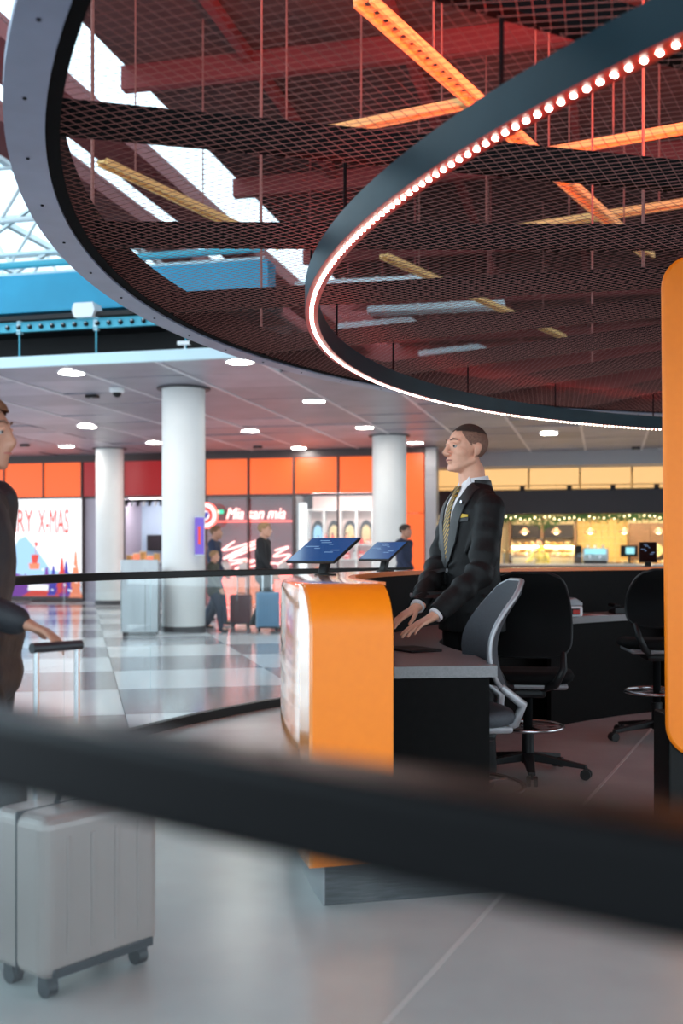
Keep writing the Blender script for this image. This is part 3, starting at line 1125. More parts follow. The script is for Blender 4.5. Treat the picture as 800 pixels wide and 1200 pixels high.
def suitcase(label, loc, rz, w_, d_, h_, m, handle=.35, ribs=6, group='suitcases'):
    t = thing('suitcase', label, 'suitcase', loc, rz, group)
    z0 = .055
    MB().box(-w_ / 2, w_ / 2, -d_ / 2, d_ / 2, z0, z0 + h_).build('shell', m, t, bevel=.035, seg=4)
    for i in range(ribs):
        x = -w_ / 2 + w_ * (i + 1) / (ribs + 1)
        for sg in (-1, 1):
            MB().box(x - .007, x + .007, sg * d_ / 2 - .004, sg * d_ / 2 + .004, z0 + .06, z0 + h_ - .06).build('rib', m, t, bevel=.003)
    MB().box(-w_ / 2 - .002, w_ / 2 + .002, -.006, .006, z0 - .002, z0 + h_ + .002).build('zip_band', M['case_dark'], t, bevel=.03)
    for sx in (-1, 1):
        for sy in (-1, 1):
            wx, wy = sx * (w_ / 2 - .045), sy * (d_ / 2 - .045)
            c = MB().cyl((wx - .016, wy, .026), (wx + .016, wy, .026), .026, n=16)
            c.box(wx - .018, wx + .018, wy - .02, wy + .02, .035, .06)
            c.build('wheel', M['case_dark'], t, smooth=40)
    if handle:
        hb = MB()
        for sx in (-1, 1):
            hb.cyl((sx * .07, d_ / 2 - .03, z0 + h_ - .01), (sx * .07, d_ / 2 - .03, z0 + h_ + handle), .008, n=8)
        hb.build('telescopic_bar', M['chrome'], t, smooth=40)
        MB().cyl((-.085, d_ / 2 - .03, z0 + h_ + handle), (.085, d_ / 2 - .03, z0 + h_ + handle), .015, n=10).build('grip', M['case_dark'], t, smooth=40)
    MB().tube([(-.07, 0, z0 + h_), (-.06, 0, z0 + h_ + .025), (.06, 0, z0 + h_ + .025), (.07, 0, z0 + h_)], .009, 8).build('top_handle', M['case_dark'], t, smooth=50)
    MB().box(-w_ / 2 + .03, w_ / 2 - .03, -d_ / 2 - .006, -d_ / 2 + .01, z0 + .005, z0 + .03).build('bumper', M['case_dark'], t, bevel=.004)
    return t


suitcase('blue hard-shell suitcase pulled by the walker in black', ((313.5 - 400) * 16.9 / FPX, 16.9, 0), R(8), .36, .24, .56, M['case_blue'], .3)
suitcase('dark red suitcase between the child and the walker in black', ((282 - 400) * 17.9 / FPX, 17.9, 0), R(-5), .34, .24, .48, M['case_red'], .3)
suitcase('large rose silver suitcase beside the near traveller at left', (-.75, 3.10, .0045), R(50.5), .40, .25, .435, M['case_silver'], .43, 4)

# ================================================================== SHOPS
M['orange_lit'] = emat('orange_backlit_glass', (1.0, 0.13, 0.018), .62)
M['red_lit'] = emat('dark_red_backlit_glass', (0.30, 0.010, 0.012), .6)
M['mullion'] = mat('dark_mullion', (0.05, 0.03, 0.03), 0.4)
M['screen_white'] = emat('screen_white', (1.0, .97, 1.0), .75)
M['p_red'] = emat('print_red', (.75, .05, .03), .6)
M['p_orange'] = emat('print_orange', (.95, .25, .12), .6)
M['p_blue'] = emat('print_blue', (.04, .03, .40), .6)
M['p_violet'] = emat('print_violet', (.20, .03, .36), .6)
M['p_pale'] = emat('print_pale_blue', (.35, .60, .85), .65)
M['lilac'] = mat('lilac_wall', (0.42, 0.38, 0.46), 0.45)
M['pale_blue_wall'] = mat('pale_blue_wall', (0.45, 0.58, 0.72), 0.5)
M['neon'] = emat('neon_pink_white', (1.0, .42, .38), 3.0)
M['neon_red'] = emat('neon_red', (1.0, .12, .09), 2.0)
M['maroon_glass'] = mat('maroon_glass_wall', (0.26, 0.035, 0.045), 0.3, noise=(2, .2))
M['pink_wall'] = mat('pale_pink_wall', (0.80, 0.60, 0.56), 0.5)
M['shelf_white'] = mat('white_shelf', (0.75, 0.72, 0.70), 0.4)
M['post_grey'] = mat('grey_post', (0.30, 0.29, 0.31), 0.4)
M['yellow_lit'] = emat('warm_lit_panel', (1.0, .58, .22), .55)
M['fascia_dark'] = mat('dark_plum_fascia', (0.022, 0.018, 0.023), 0.5, spec=0.3)
M['tan_tile'] = mat('glazed_ochre_tile', (0.62, 0.40, 0.13), 0.22, noise=(9, .15))
M['wood'] = mat('dark_oak', (0.16, 0.08, 0.04), 0.5, noise=(6, .3), stretch=(1, 1, 8))
M['cream'] = mat('cream_wall', (0.80, 0.66, 0.40), 0.5)
M['crust'] = mat('golden_crust', (0.62, 0.33, 0.10), 0.6, noise=(25, .35))
M['crust_pale'] = mat('pale_crust', (0.80, 0.60, 0.30), 0.6, noise=(25, .25))
M['leaf'] = mat('garland_green', (0.06, 0.16, 0.03), 0.6, noise=(12, .4))
M['fairy'] = emat('fairy_light', (1.0, .80, .45), 6.0)
M['teal_screen'] = emat('pos_screen', (.25, .62, .70), .9)
M['warm_strip'] = emat('warm_light_strip', (1.0, .80, .48), 80.0)
M['white_strip'] = emat('white_light_strip', (1.0, .90, .88), 22.0)


ORD = ('first', 'second', 'third', 'fourth', 'fifth', 'sixth', 'seventh', 'eighth', 'ninth', 'tenth', 'eleventh', 'twelfth', 'thirteenth', 'fourteenth')


def wthing(name, label, cat, x, s, group=None, z=0.0):
    return thing(name, label, cat, gp(u_at(x, s), s, z), -TH, group)


def text_mesh(txt, size, shear=0.0, sx=1.0, extrude=.004):
    cu = bpy.data.curves.new('lettering', 'FONT')
    cu.body = txt
    cu.size = size
    cu.shear = shear
    cu.extrude = extrude
    cu.resolution_u = 3
    ob = bpy.data.objects.new('lettering_tmp', cu)
    COL.objects.link(ob)
    dg = bpy.context.evaluated_depsgraph_get()
    me = bpy.data.meshes.new_from_object(ob.evaluated_get(dg))
    bpy.data.objects.remove(ob)
    mr = Matrix.Rotation(R(90), 4, 'X')
    for v in me.vertices:
        v.co = mr @ Vector((v.co.x * sx, v.co.y, v.co.z))
    return me


SF = 25.3
# ---- band of lit glass panels over the shop fronts
t = wthing('shop_front', 'long shop front of orange lit glass panels under the hall ceiling', 'shop front', -60, SF)
u00 = u_at(-60, SF)
MB().box(0, u_at(497, SF) - u00, -.02, .12, 3.53, ZC).build('header', M['mullion'], t)
MB().box(0, u_at(497, SF) - u00, .0, .10, 2.60, 2.66).build('transom', M['mullion'], t)
xs = [(-60, -41, 'o'), (-40, 4, 'o'), (5, 50, 'o'), (51, 95, 'o'), (97, 120, 'r'), (121, 144, 'r'), (145, 190, 'r'), (191, 240, 'o'), (241, 290, 'o'), (292, 343, 'o'), (345, 395, 'o'), (397, 437, 'o'), (438, 477, 'o')]
for (a, b, k) in xs:
    ua, ub = u_at(a, SF) - u00, u_at(b, SF) - u00
    MB().box(ua + .01, ub - .01, .02, .06, 2.665, 3.525).build('lit_panel', M['orange_lit' if k == 'o' else 'red_lit'], t)
    MB().box(ub - .01, ub + .03, -.01, .09, 0.0, 3.53).build('mullion', M['mullion'], t)
# shop windows
for (a, b) in ((241, 290), (292, 343), (345, 395), (397, 437)):
    ua, ub = u_at(a, SF) - u00, u_at(b, SF) - u00
    MB().box(ua + .03, ub - .01, .03, .045, .08, 2.6).build('window_pane', M['glass'], t)
# orange end panel + grey posts
t = wthing('orange_wall_panel', 'tall orange lit wall panel right of the third column', 'panel', 476, SF - .1)
ub = u_at(496, SF) - u_at(476, SF)
MB().box(0, ub, 0, .12, .05, 2.15).build('panel_lower', M['orange_lit'], t, bevel=.004)
MB().box(0, ub, 0, .12, 2.17, 3.56).build('panel_upper', M['orange_lit'], t, bevel=.004)
MB().box(-.02, ub + .02, .01, .13, 0.0, .05).build('foot', M['mullion'], t)
t = wthing('grey_post', 'grey square post between orange panel and bakery', 'post', 498, SF - .1)
MB().box(0, .26, 0, .4, 0.0, 3.70).build('shaft', M['post_grey'], t, bevel=.01)
MB().box(-.01, .27, -.01, .41, 0.0, .10).build('base', M['mullion'], t)

# ---- lit holiday screen
d0 = depth_at(40, SF - .15)
t = wthing('lit_screen', 'tall lit screen with red holiday lettering and blue fir trees', 'screen', -16, SF - .15)
uw = u_at(95.5, SF - .15) - u_at(-16, SF - .15)
zb, zt = .16, 2.60
MB().box(-.03, uw + .03, 0, .14, .03, zt + .04).build('frame', M['mullion'], t, bevel=.005)
MB().box(0, uw, -.012, 0, zb, zt).build('display', M['screen_white'], t)


def sx_(x):
    return u_at(x, SF - .15) - u_at(-16, SF - .15)


def sz_(y, x=60):
    return z_at(y, depth_at(x, SF - .15))


me = text_mesh('MERRY', 1.0)
me2 = text_mesh('X-MAS', 1.0)
for (m_, xa, xb, ya, yb) in ((me, -9, 39, 623, 597), (me2, 45, 81, 625, 597)):
    xs_ = [v.co.x for v in m_.vertices]
    zs_ = [v.co.z for v in m_.vertices]
    for v in m_.vertices:
        v.co.x = sx_(xa) + (v.co.x - min(xs_)) / (max(xs_) - min(xs_)) * (sx_(xb) - sx_(xa))
        v.co.z = sz_(ya) + (v.co.z - min(zs_)) / (max(zs_) - min(zs_)) * (sz_(yb) - sz_(ya))
        v.co.y = v.co.y - .017
    link_mesh('lettering', m_, M['p_red'], t)


def flat(poly, m, name, y=-.016):
    MB().prism([(sx_(x), sz_(yy)) for (x, yy) in poly], lambda p: (p[0], y, p[1]), lambda p: (p[0], y + .003, p[1])).build(name, M[m], t)


flat([(-14, 699), (-14, 650), (-4, 640), (10, 652), (22, 632), (30, 628), (44, 645), (60, 668), (95, 672), (95, 699)], 'p_pale', 'printed_hill', -.014)
flat([(-14, 699), (-14, 676), (20, 672), (50, 684), (94, 680), (94, 699)], 'p_violet', 'printed_hill', -.0155)
flat([(26, 699), (40, 690), (64, 693), (80, 699)], 'p_red', 'printed_slope', -.018)


def fir(x, y0, y1, hw, m):
    p = []
    n = 4
    for i in range(n):
        a = i / n
        p.append((x + hw * (1 - a), y0 + (y1 - y0) * a))
        p.append((x + hw * (1 - a) * .55, y0 + (y1 - y0) * (a + .8 / n)))
    p = [(x - hw, y0)] + p + [(x, y1)]
    left = [(2 * x - q[0], q[1]) for q in reversed(p[1:-1])]
    flat([q for q in p[1:]] + left, m, 'printed_tree', -.0175 - .0004 * (int(x) % 5))


for a in ((0, 697, 664, 8, 'p_blue'), (14, 698, 668, 7, 'p_violet'), (55, 698, 664, 9, 'p_violet'), (63, 698, 662, 8, 'p_blue'), (73, 699, 653, 9, 'p_red'), (78, 699, 657, 9, 'p_blue'), (89, 700, 645, 8, 'p_orange'), (30, 698, 672, 6, 'p_violet')):
    fir(*a)
flat([(34, 660), (47, 660), (46, 667), (35, 667)], 'p_orange', 'printed_gondola')
flat([(37, 650), (46, 650), (44, 660), (38, 660)], 'p_red', 'printed_gondola', -.0165)
flat([(40, 635), (46, 636), (42.5, 641), (42.3, 651), (41.7, 651), (41.7, 641)], 'p_red', 'printed_gondola')
rnd = random.Random(5)
for i in range(10):
    x, y = 50 + 42 * rnd.random(), 660 + 34 * rnd.random()
    flat([(x - 1, y - 1), (x + 1, y - 1), (x + 1, y + 1), (x - 1, y + 1)], 'screen_white', 'printed_star', -.0215)
flat([(33, 692), (34, 684), (57, 685), (57, 692)], 'screen_white', 'printed_badge', -.021)

# lilac wall piece
struct(MB().box(u_at(97, SF), u_at(119, SF), SF + .0, SF + .10, 0, 2.6).build('wall_shop', M['lilac'], rz=-TH), 'lilac wall strip beside the lit screen')

# ---- shop A (pale blue interior) between the columns
st = struct_root('wall_shop_a', (0, 0, 0), -TH, 'pale blue inside walls of the small shop between the columns')
ua, ub = u_at(119, SF), u_at(205, SF)
MB().box(ua, ub, 27.6, 27.7, 0, 2.7).build('rear_wall', M['pale_blue_wall'], st)
MB().box(ua, ua + .06, SF + .1, 27.6, 0, 2.7).build('side_wall', M['lilac'], st)
MB().box(ub, ub + .06, SF + .1, 27.6, 0, 2.7).build('side_wall', M['lilac'], st)
MB().box(ua, ub, SF + .1, 27.7, 2.7, 2.74).build('soffit', M['white'], st)
MB().box(ua + .2, ub - .2, 26.4, 26.6, 2.66, 2.69).build('light_strip', M['white_strip'], st)
t = wthing('track_light', 'black lighting track with white spots at the small pale blue shop', 'light', 145, SF + .2, z=2.42)
L_ = u_at(192, SF + .2) - u_at(145, SF + .2)
MB().box(0, L_, 0, .06, .10, .16).build('track', M['black'], t)
for i in range(7):
    x = L_ * (i + .5) / 7
    MB().cyl((x, .03, .10), (x, -.02, .0), .04, .03, n=12).build('spot', M['white' if i % 2 else 'dark_plastic'], t, smooth=40)
t = wthing('wall_monitor', 'dark wall monitor inside the small pale blue shop', 'monitor', 172, 27.45, z=1.30)
MB().box(0, .5, 0, .06, 0, .42).build('casing', M['dark_plastic'], t, bevel=.01)
MB().box(.03, .47, -.004, 0, .03, .39).build('display', M['fascia_dark'], t)
MB().box(.2, .3, .05, .20, .15, .25).build('wall_mount', M['dark_plastic'], t)
t = wthing('sales_counter', 'grey sales counter inside the small pale blue shop', 'counter', 146, 26.0)
MB().box(0, .95, 0, .5, .0, .98).build('body', M['steel'], t, bevel=.01)
MB().box(-.03, .98, -.03, .53, .98, 1.02).build('worktop', M['shelf_white'], t, bevel=.005)
for i in range(5):
    b = wthing('gift_box', 'small orange gift box on the grey sales counter, %s from the left' % ORD[i], 'box', 148 + 8 * i, 26.2, 'gift boxes on the sales counter', 1.021)
    hgt = .13 + .05 * (i % 3)
    MB().box(0, .13, 0, .12, 0, hgt).build('box_body', M['p_orange' if i % 2 else 'crust'], b, bevel=.006)
    MB().box(-.004, .134, -.004, .124, hgt, hgt + .025).build('box_lid', M['crust_pale'], b, bevel=.004)

# ---- banner and round sign near column, exit sign
t = thing('banner', 'narrow violet banner hanging on the thick column', 'banner', im(233.5, 650, 16.25))
MB().box(-.07, .07, 0, .02, 0, .56).build('cloth', emat('violet_print', (.16, .09, .55), .55), t)
MB().box(-.08, .08, -.004, .024, .555, .575).build('top_bar', M['steel'], t)
MB().box(-.08, .08, -.004, .024, -.015, .005).build('bottom_bar', M['steel'], t)
MB().box(-.02, .02, -.003, 0, .15, .42).build('print_mark', M['p_red'], t)
MB().box(-.01, .01, .02, .12, .25, .29).build('bracket', M['steel'], t)
t = wthing('round_sign', 'round white lit sign beside the neon lettering', 'sign', 241, SF - .3, z=z_at(604, depth_at(241, SF - .3)))
mm = Matrix.Rotation(R(90), 3, 'X')
MB().lathe([(0, 0), (.29, 0), (.29, .06), (0, .06)], 32, rot=mm).build('disc', M['screen_white'], t, smooth=40)
MB().lathe([(.29, -.01), (.315, -.01), (.315, .07), (.29, .07)], 32, rot=mm, ring=True).build('rim', M['neon_red'], t, smooth=40)
MB().lathe([(.12, .06), (.20, .06), (.20, .066), (.12, .066)], 24, rot=mm, ring=True).build('emblem_ring', M['p_red'], t)
MB().obox((.03, -.064, 0), (.09, .006, .16), Matrix.Rotation(.5, 3, 'Y')).build('emblem_mark', M['p_blue'], t)
MB().box(-.02, .02, 0, .30, -.02, .02).build('bracket', M['mullion'], t)
t = wthing('exit_sign', 'small green lit exit sign above the walkers', 'sign', 253, SF - .25, z=z_at(602, depth_at(253, SF - .25)))
MB().box(0, .18, 0, .04, 0, .09).build('casing', emat('exit_green', (.03, .55, .30), 1.1), t, bevel=.004)
MB().prism([(.03, .03), (.07, .03), (.07, .015), (.10, .045), (.07, .075), (.07, .06), (.03, .06)], lambda q: (q[0], -.004, q[1]), lambda q: (q[0], 0, q[1])).build('arrow', M['screen_white'], t)
MB().box(.08, .10, 0, .27, .09, .11).build('bracket', M['mullion'], t)

# ---- neon shop
st = struct_root('wall_shop_neon', (0, 0, 0), -TH, 'maroon glass wall of the neon shop')
ua, ub = u_at(206, SF), u_at(344, SF)
SN = SF + .75
MB().box(ua, ub, SN, SN + .1, 0, 2.62).build('rear_wall', M['maroon_glass'], st)
MB().box(ua, ub, SF + .1, SN, 2.60, 2.64).build('soffit', M['mullion'], st)
MB().box(ub - .03, ub + .03, SF + .1, SN, 0, 2.6).build('side_wall', M['mullion'], st)
t = wthing('neon_sign', 'pink white neon script lettering on the maroon wall', 'neon sign', 264, SN - .06, z=z_at(608, depth_at(300, SN)))
me = text_mesh('Mia san mia', .40, .35, 1.0, .012)
wx = max(v.co.x for v in me.vertices)
tw = u_at(334, SN) - u_at(264, SN)
for v in me.vertices:
    v.co.x *= tw / wx
link_mesh('lettering', me, M['neon'], t)
MB().box(0, tw, .02, .058, .10, .13).build('mounting_rail', M['mullion'], t)
t = wthing('neon_line', 'straight pink neon line under the script lettering', 'neon sign', 243, SN - .05, z=z_at(611, depth_at(300, SN)))
MB().cyl((0, 0, 0), (u_at(342, SN) - u_at(243, SN), 0, 0), .014, n=8).build('neon_tube', M['neon_red'], t, smooth=60)
for q in (.1, .5, .9):
    x = q * (u_at(342, SN) - u_at(243, SN))
    MB().box(x - .01, x + .01, 0, .05, -.01, .01).build('clip', M['mullion'], t)
t = wthing('neon_swoosh', 'group of sweeping pink neon strokes low on the maroon wall', 'neon sign', 258, SN - .05, z=0)


def nx_(x):
    return u_at(x, SN) - u_at(258, SN)


def nz_(y):
    return z_at(y, depth_at(300, SN))


for pts in ([(259, 645), (275, 634), (262, 645), (300, 634), (303, 636), (262, 655)], [(262, 654), (290, 640), (310, 637), (268, 656), (290, 655)], [(322, 645), (338, 641), (320, 652), (340, 650), (325, 662), (341, 660)], [(258, 664), (300, 656), (275, 667), (318, 660), (335, 664)]):
    ctrl = [Vector((nx_(x), 0, nz_(y))) for (x, y) in pts]
    path = []
    for i in range(len(ctrl) - 1):
        p0, p1, p2, p3 = ctrl[max(i - 1, 0)], ctrl[i], ctrl[i + 1], ctrl[min(i + 2, len(ctrl) - 1)]
        for k in range(5):
            f = k / 5
            path.append(.5 * ((2 * p1) + (p2 - p0) * f + (2 * p0 - 5 * p1 + 4 * p2 - p3) * f * f + (3 * p1 - p0 - 3 * p2 + p3) * f ** 3))
    path.append(ctrl[-1])
    MB().tube(path, .016, 6).build('neon_tube', M['neon'], t, smooth=60)
# low display stands with goods in front of the neon wall
for i, (x, kk) in enumerate(((262, 0), (284, 1), (306, 2), (330, 3))):
    t = wthing('display_stand', ('self-glowing display stand under the neon strokes, ' + ('first', 'second', 'third', 'last')[i] + ' from the thick column'), 'display stand', x - 8, SF + .22)
    wd = .42
    MB().box(0, wd, 0, .35, 0, .72).build('plinth', M['neon_red' if i in (0, 3) else 'p_orange'], t, bevel=.01)  # plinths are no lamps; emission put in for a pink glow low down
    MB().box(-.02, wd + .02, -.02, .37, .72, .75).build('top', M['shelf_white'], t)
    g = wthing('gift_ball', 'pale round gift ball on the %s display stand from the thick column' % ORD[i], 'ball', x + 2, SF + .38, 'gift balls on the display stands', .751)
    MB().ell((0, 0, .13), (.15, .14, .13)).build('ball', M['pink_wall'], g, smooth=80)
    MB().cyl((0, 0, .25), (0, 0, .30), .03, .02, n=10).build('cap', M['crust'], g)

# ---- bright pink white shop
st = struct_root('wall_shop_b', (0, 0, 0), -TH, 'pale pink inside walls of the bright shop behind the tablets')
ua, ub = u_at(344, SF) + .04, u_at(476, SF)
MB().box(ua, ub, 26.9, 27.0, 0, 2.7).build('rear_wall', M['pink_wall'], st)
MB().box(ub - .05, ub, SF + .1, 26.9, 0, 2.7).build('side_wall', M['pink_wall'], st)
MB().box(ua, ub, SF + .1, 27.0, 2.7, 2.74).build('soffit', M['shelf_white'], st)
MB().box(ua + .2, ub - .2, 26.0, 26.15, 2.66, 2.69).build('light_strip', M['white_strip'], st)
t = wthing('light_column', 'bright white lit column at the entrance of the pink shop', 'light', 346, SF + .35)
MB().box(0, .24, 0, .2, .06, 2.45).build('light_box', M['screen_white'], t, bevel=.006)
MB().box(-.01, .25, -.01, .21, 0, .06).build('foot', M['steel'], t)
SB = 26.55
t = wthing('display_shelf', 'tall white shelf unit with arched lit niches in the pink shop', 'shelf', 360, SB)
wd = u_at(436, SB) - u_at(360, SB)
MB().box(0, wd, .28, .32, 0, 2.35).build('back_panel', M['pink_wall'], t)
for z in (.10, .62, 1.05, 1.42, 2.30):
    MB().box(0, wd, 0, .3, z, z + .035).build('shelf_board', M['shelf_white'], t)
for q in (0, .25, .5, .75, 1):
    MB().box(q * wd - .02, q * wd + .02, 0, .3, 0, 2.33).build('upright', M['shelf_white'], t)
for q in (.125, .375, .625, .875):
    ar = [(-.16, 0), (.16, 0), (.16, .35)] + [(.16 * math.cos(R(a)), .35 + .25 * math.sin(R(a))) for a in range(20, 180, 20)] + [(-.16, .35)]
    c0 = q * wd
    MB().prism(ar, lambda p: (c0 + p[0], .255, 1.46 + p[1]), lambda p: (c0 + p[0], .275, 1.46 + p[1])).build('niche', M['mullion'], t)
    MB().prism([(p[0] * .7, p[1] * .75 + .03) for p in ar], lambda p: (c0 + p[0], .245, 1.46 + p[1]), lambda p: (c0 + p[0], .254, 1.46 + p[1])).build('niche_light', M['p_pale' if q < .3 else 'crust_pale'], t)
rnd = random.Random(11)
for row, z in enumerate((.655, 1.085, 1.455)):
    nth = -1
    for i in range(9):
        q = (i + .5) / 9
        if abs((q * 4) % 1) < .1 or abs((q * 4) % 1) > .9:
            continue
        nth += 1
        g = wthing('gift_item', 'gift item on the ' + ('lower', 'middle', 'upper')[row] + ' shelf of the pink shop, %s from the left' % ORD[nth], 'gift', 360 + 76 * q, SB + .14, 'gifts on the pink shop shelves', z)
        hh = .12 + .14 * rnd.random()
        mk = rnd.choice(['p_red', 'crust', 'shelf_white', 'p_orange', 'wood'])
        if rnd.random() < .5:
            MB().lathe([(.05, 0), (.06, .03), (.055, hh * .7), (.025, hh * .8), (.022, hh)], 12).build('jar', M[mk], g, smooth=50)
            MB().lathe([(.028, hh), (.028, hh + .03), (0, hh + .03)], 12).build('lid', M['mullion'], g)
        else:
            MB().box(-.06, .06, -.05, .05, 0, hh).build('carton', M[mk], g, bevel=.006)
            MB().box(-.062, .062, -.052, -.05, hh * .35, hh * .6).build('label_band', M['shelf_white'], g)

# ================================================================== BAKERY
SK = 27.6


def kx(x, s=SK):
    return u_at(x, s)


st = struct_root('wall_bakery', (0, 0, 0), -TH, 'cream inside walls of the bakery')
ua, ub = kx(511), kx(850)
MB().box(ua, ub, 29.3, 29.4, 0, 3.4).build('rear_wall', M['cream'], st)
MB().box(ua - .05, ua, SK + .2, 29.3, 0, 3.4).build('side_wall', M['cream'], st)
MB().box(ub, ub + .05, SK + .2, 29.3, 0, 3.4).build('side_wall', M['cream'], st)
MB().box(ua, ub, SK - .1, 29.4, 3.34, 3.38).build('soffit', M['post_grey'], st)
MB().box(ua - .1, ub, SK - .5, SK - .05, 3.36, ZC + .02).build('bulkhead', M['post_grey'], st)
t = thing('bakery_fascia', 'bakery fascia of warm lit panels over a dark band', 'shop front', gp(ua, SK, 0), -TH)
for (a, b) in ((511, 560), (561, 619), (620.5, 679), (680.5, 740), (741.5, 800), (801, 850)):
    x0, x1 = kx(a) - ua, kx(b) - ua
    MB().box(x0, x1 - .02, 0, .05, 2.93, 3.335).build('lit_panel', M['yellow_lit'], t)
    MB().box(x0, x1 - .02, 0, .05, 2.83, 2.90).build('lit_strip', M['yellow_lit'], t)
MB().box(-.2, ub - ua, -.03, .12, 2.20, 2.80).build('dark_band', M['fascia_dark'], t, bevel=.01)
for x in (612, 667, 718, 769):
    u = kx(x) - ua
    MB().box(u - .06, u + .06, -.08, .0, 2.80, 2.90).build('spot_bracket', M['black'], t)
# light strips under the fascia
t = thing('bakery_light', 'warm light bar under the bakery fascia', 'light', gp(kx(590), SK + .5, 2.24), -TH)
MB().box(0, kx(800) - kx(590), 0, .12, .0, .05).build('housing', M['steel'], t)
MB().box(0.02, kx(800) - kx(590) - .02, .02, .10, -.012, .0).build('light_bar', M['warm_strip'], t)
for q in (.1, .9):
    x = q * (kx(800) - kx(590))
    MB().cyl((x, .06, .05), (x, .06, 1.1), .01, n=6).build('hanger_rod', M['steel'], t)
# garland
t = thing('garland', 'green leafy garland with small lights along the dark fascia', 'garland', gp(kx(590), SK - .02, 0), -TH)
rnd = random.Random(9)
g = MB()
Lg = kx(800) - kx(590)
for i in range(900):
    x = rnd.random() * Lg
    z = 2.17 - abs(rnd.gauss(0, .07)) - (.28 * math.exp(-((x - kx(640) + kx(590)) / .35) ** 2) * rnd.random())
    c = Vector((x, rnd.gauss(.02, .04), z))
    a = rnd.random() * 6.28
    d1 = Vector((math.cos(a), rnd.gauss(0, .4), math.sin(a))) * .05
    d2 = Vector((-math.sin(a), rnd.gauss(0, .4), math.cos(a))) * .016
    g.add([c - d1, c + d2, c + d1, c - d2], [(0, 1, 2, 3)])
lf = g.build('leaves', M['leaf'], t, recalc=False)
lf['kind'] = 'stuff'
MB().tube([(Lg * i / 20, .02, 2.17 + .012 * (i % 2)) for i in range(21)], .012, 6).build('cord', M['leaf'], t)
fb = None
for i in range(36):
    p = (Lg * (i + .5) / 36, -.03, 2.15 - .1 * rnd.random())
    if fb is None:
        fb = MB().ell((0, 0, 0), (.016, .016, .016), nu=8, nv=5).build('fairy_light', M['fairy'], t)
        fb.location = p
    else:
        share(fb, t, p)
# pendant lamps
for i, x in enumerate((612, 650, 691, 732, 773)):
    t = thing('pendant_lamp', 'small dark pendant lamp in the bakery, %s from the man' % ('first', 'second', 'third', 'fourth', 'last')[i], 'lamp', gp(kx(x), SK + .75, 1.74), -TH, 'bakery pendant lamps')
    MB().lathe([(.14, 0), (.12, .05), (.05, .11), (.03, .14)], 20).build('shade', M['wood'], t, smooth=50)
    MB().ell((0, 0, .02), (.06, .06, .05)).build('bulb', M['fairy'], t)
    MB().cyl((0, 0, .14), (0, 0, 1.6), .006, n=6).build('cable', M['black'], t)
# sales counter and shelves
t = thing('bakery_counter', 'long wooden bakery sales counter with glass case', 'counter', gp(kx(560), SK + .35, 0), -TH)
Lc = kx(840) - kx(560)
MB().box(0, Lc, 0, .45, 0, .92).build('body', M['wood'], t)
MB().box(-.02, Lc, -.02, .47, .92, .96).build('worktop', M['shelf_white'], t)
MB().box(.6, Lc * .55, .0, .012, .965, 1.22).build('case_glass', M['glass'], t)
MB().box(.6, Lc * .55, .0, .35, 1.22, 1.235).build('case_shelf', M['glass'], t)
for q in (.6, Lc * .55):
    MB().box(q - .01, q + .01, 0, .35, .96, 1.22).build('case_support', M['steel'], t)
t = thing('bread_shelf', 'bread shelf with dark boards behind the yellow clad baker', 'shelf', gp(kx(592), 28.9, 0), -TH)
Ls = kx(672) - kx(592)
for z in (.8, 1.12, 1.42):
    MB().box(0, Ls, 0, .36, z, z + .03).build('shelf_board', M['wood'], t)
for q in (0, .5, 1):
    MB().box(q * Ls - .03, q * Ls + .03, 0, .38, 0, 2.2).build('upright', M['wood'], t)
MB().box(.05, Ls * .5 - .05, .05, .10, 1.62, 1.98).build('menu_board', M['fascia_dark'], t)
MB().box(Ls * .5 + .05, Ls - .05, .05, .10, 1.62, 1.98).build('menu_board', M['fascia_dark'], t)
MB().box(0.02, Ls - .02, .30, .33, 1.40, 1.404).build('light_strip', M['warm_strip'], t)  # glowing strip added to brighten the rear of the bakery
rnd = random.Random(21)
cnt = 0
base = {}


def pastry(kind):
    b = MB()
    if kind == 0:
        b.ell((0, 0, .05), (.11, .06, .05), nu=12, nv=8)
        m_, nm = M['crust'], 'bread_loaf'
    elif kind == 1:
        b.ell((0, 0, .04), (.06, .06, .045), nu=12, nv=8)
        m_, nm = M['crust_pale'], 'bread_roll'
    else:
        b.tube([(-.07, .02, .025), (-.04, -.01, .035), (0, -.02, .04), (.04, -.01, .035), (.07, .02, .025)], [.008, .028, .036, .028, .008], 8)
        m_, nm = M['crust'], 'croissant'
    me = b.mesh(nm)
    fix_normals(me)
    shade(me, 80)
    me.materials.append(m_)
    return me, nm


PM = [pastry(k) for k in range(3)]
for (z, s_, xa, xb, n_, where) in ((1.4505, 29.06, 595, 669, 9, 'on the upper bread shelf'), (1.1505, 29.06, 595, 669, 10, 'on the lower bread shelf'), (1.236, SK + .5, 586, 670, 11, 'on top of the bakery glass case'), (.9605, SK + .60, 716, 790, 14, 'on the bakery worktop beside the tiled wall')):
    for i in range(n_):
        x = xa + (xb - xa) * (i + .5) / n_
        k = rnd.choice([0, 1, 1, 2])
        me, nm = PM[k]
        o = bpy.data.objects.new(nm, me)
        COL.objects.link(o)
        o.location = gp(kx(x, s_), s_, z)
        o.rotation_euler = (0, 0, rnd.random() * .8 - .4 - TH)
        o.scale = [1.0 + .25 * rnd.random()] * 3
        tag(o, ('long crusty loaf ', 'round pale roll ', 'golden croissant ')[k] + where + ', %s piece from the left' % ORD[i], 'bread', nm.replace('_', ' ') + 's ' + where)
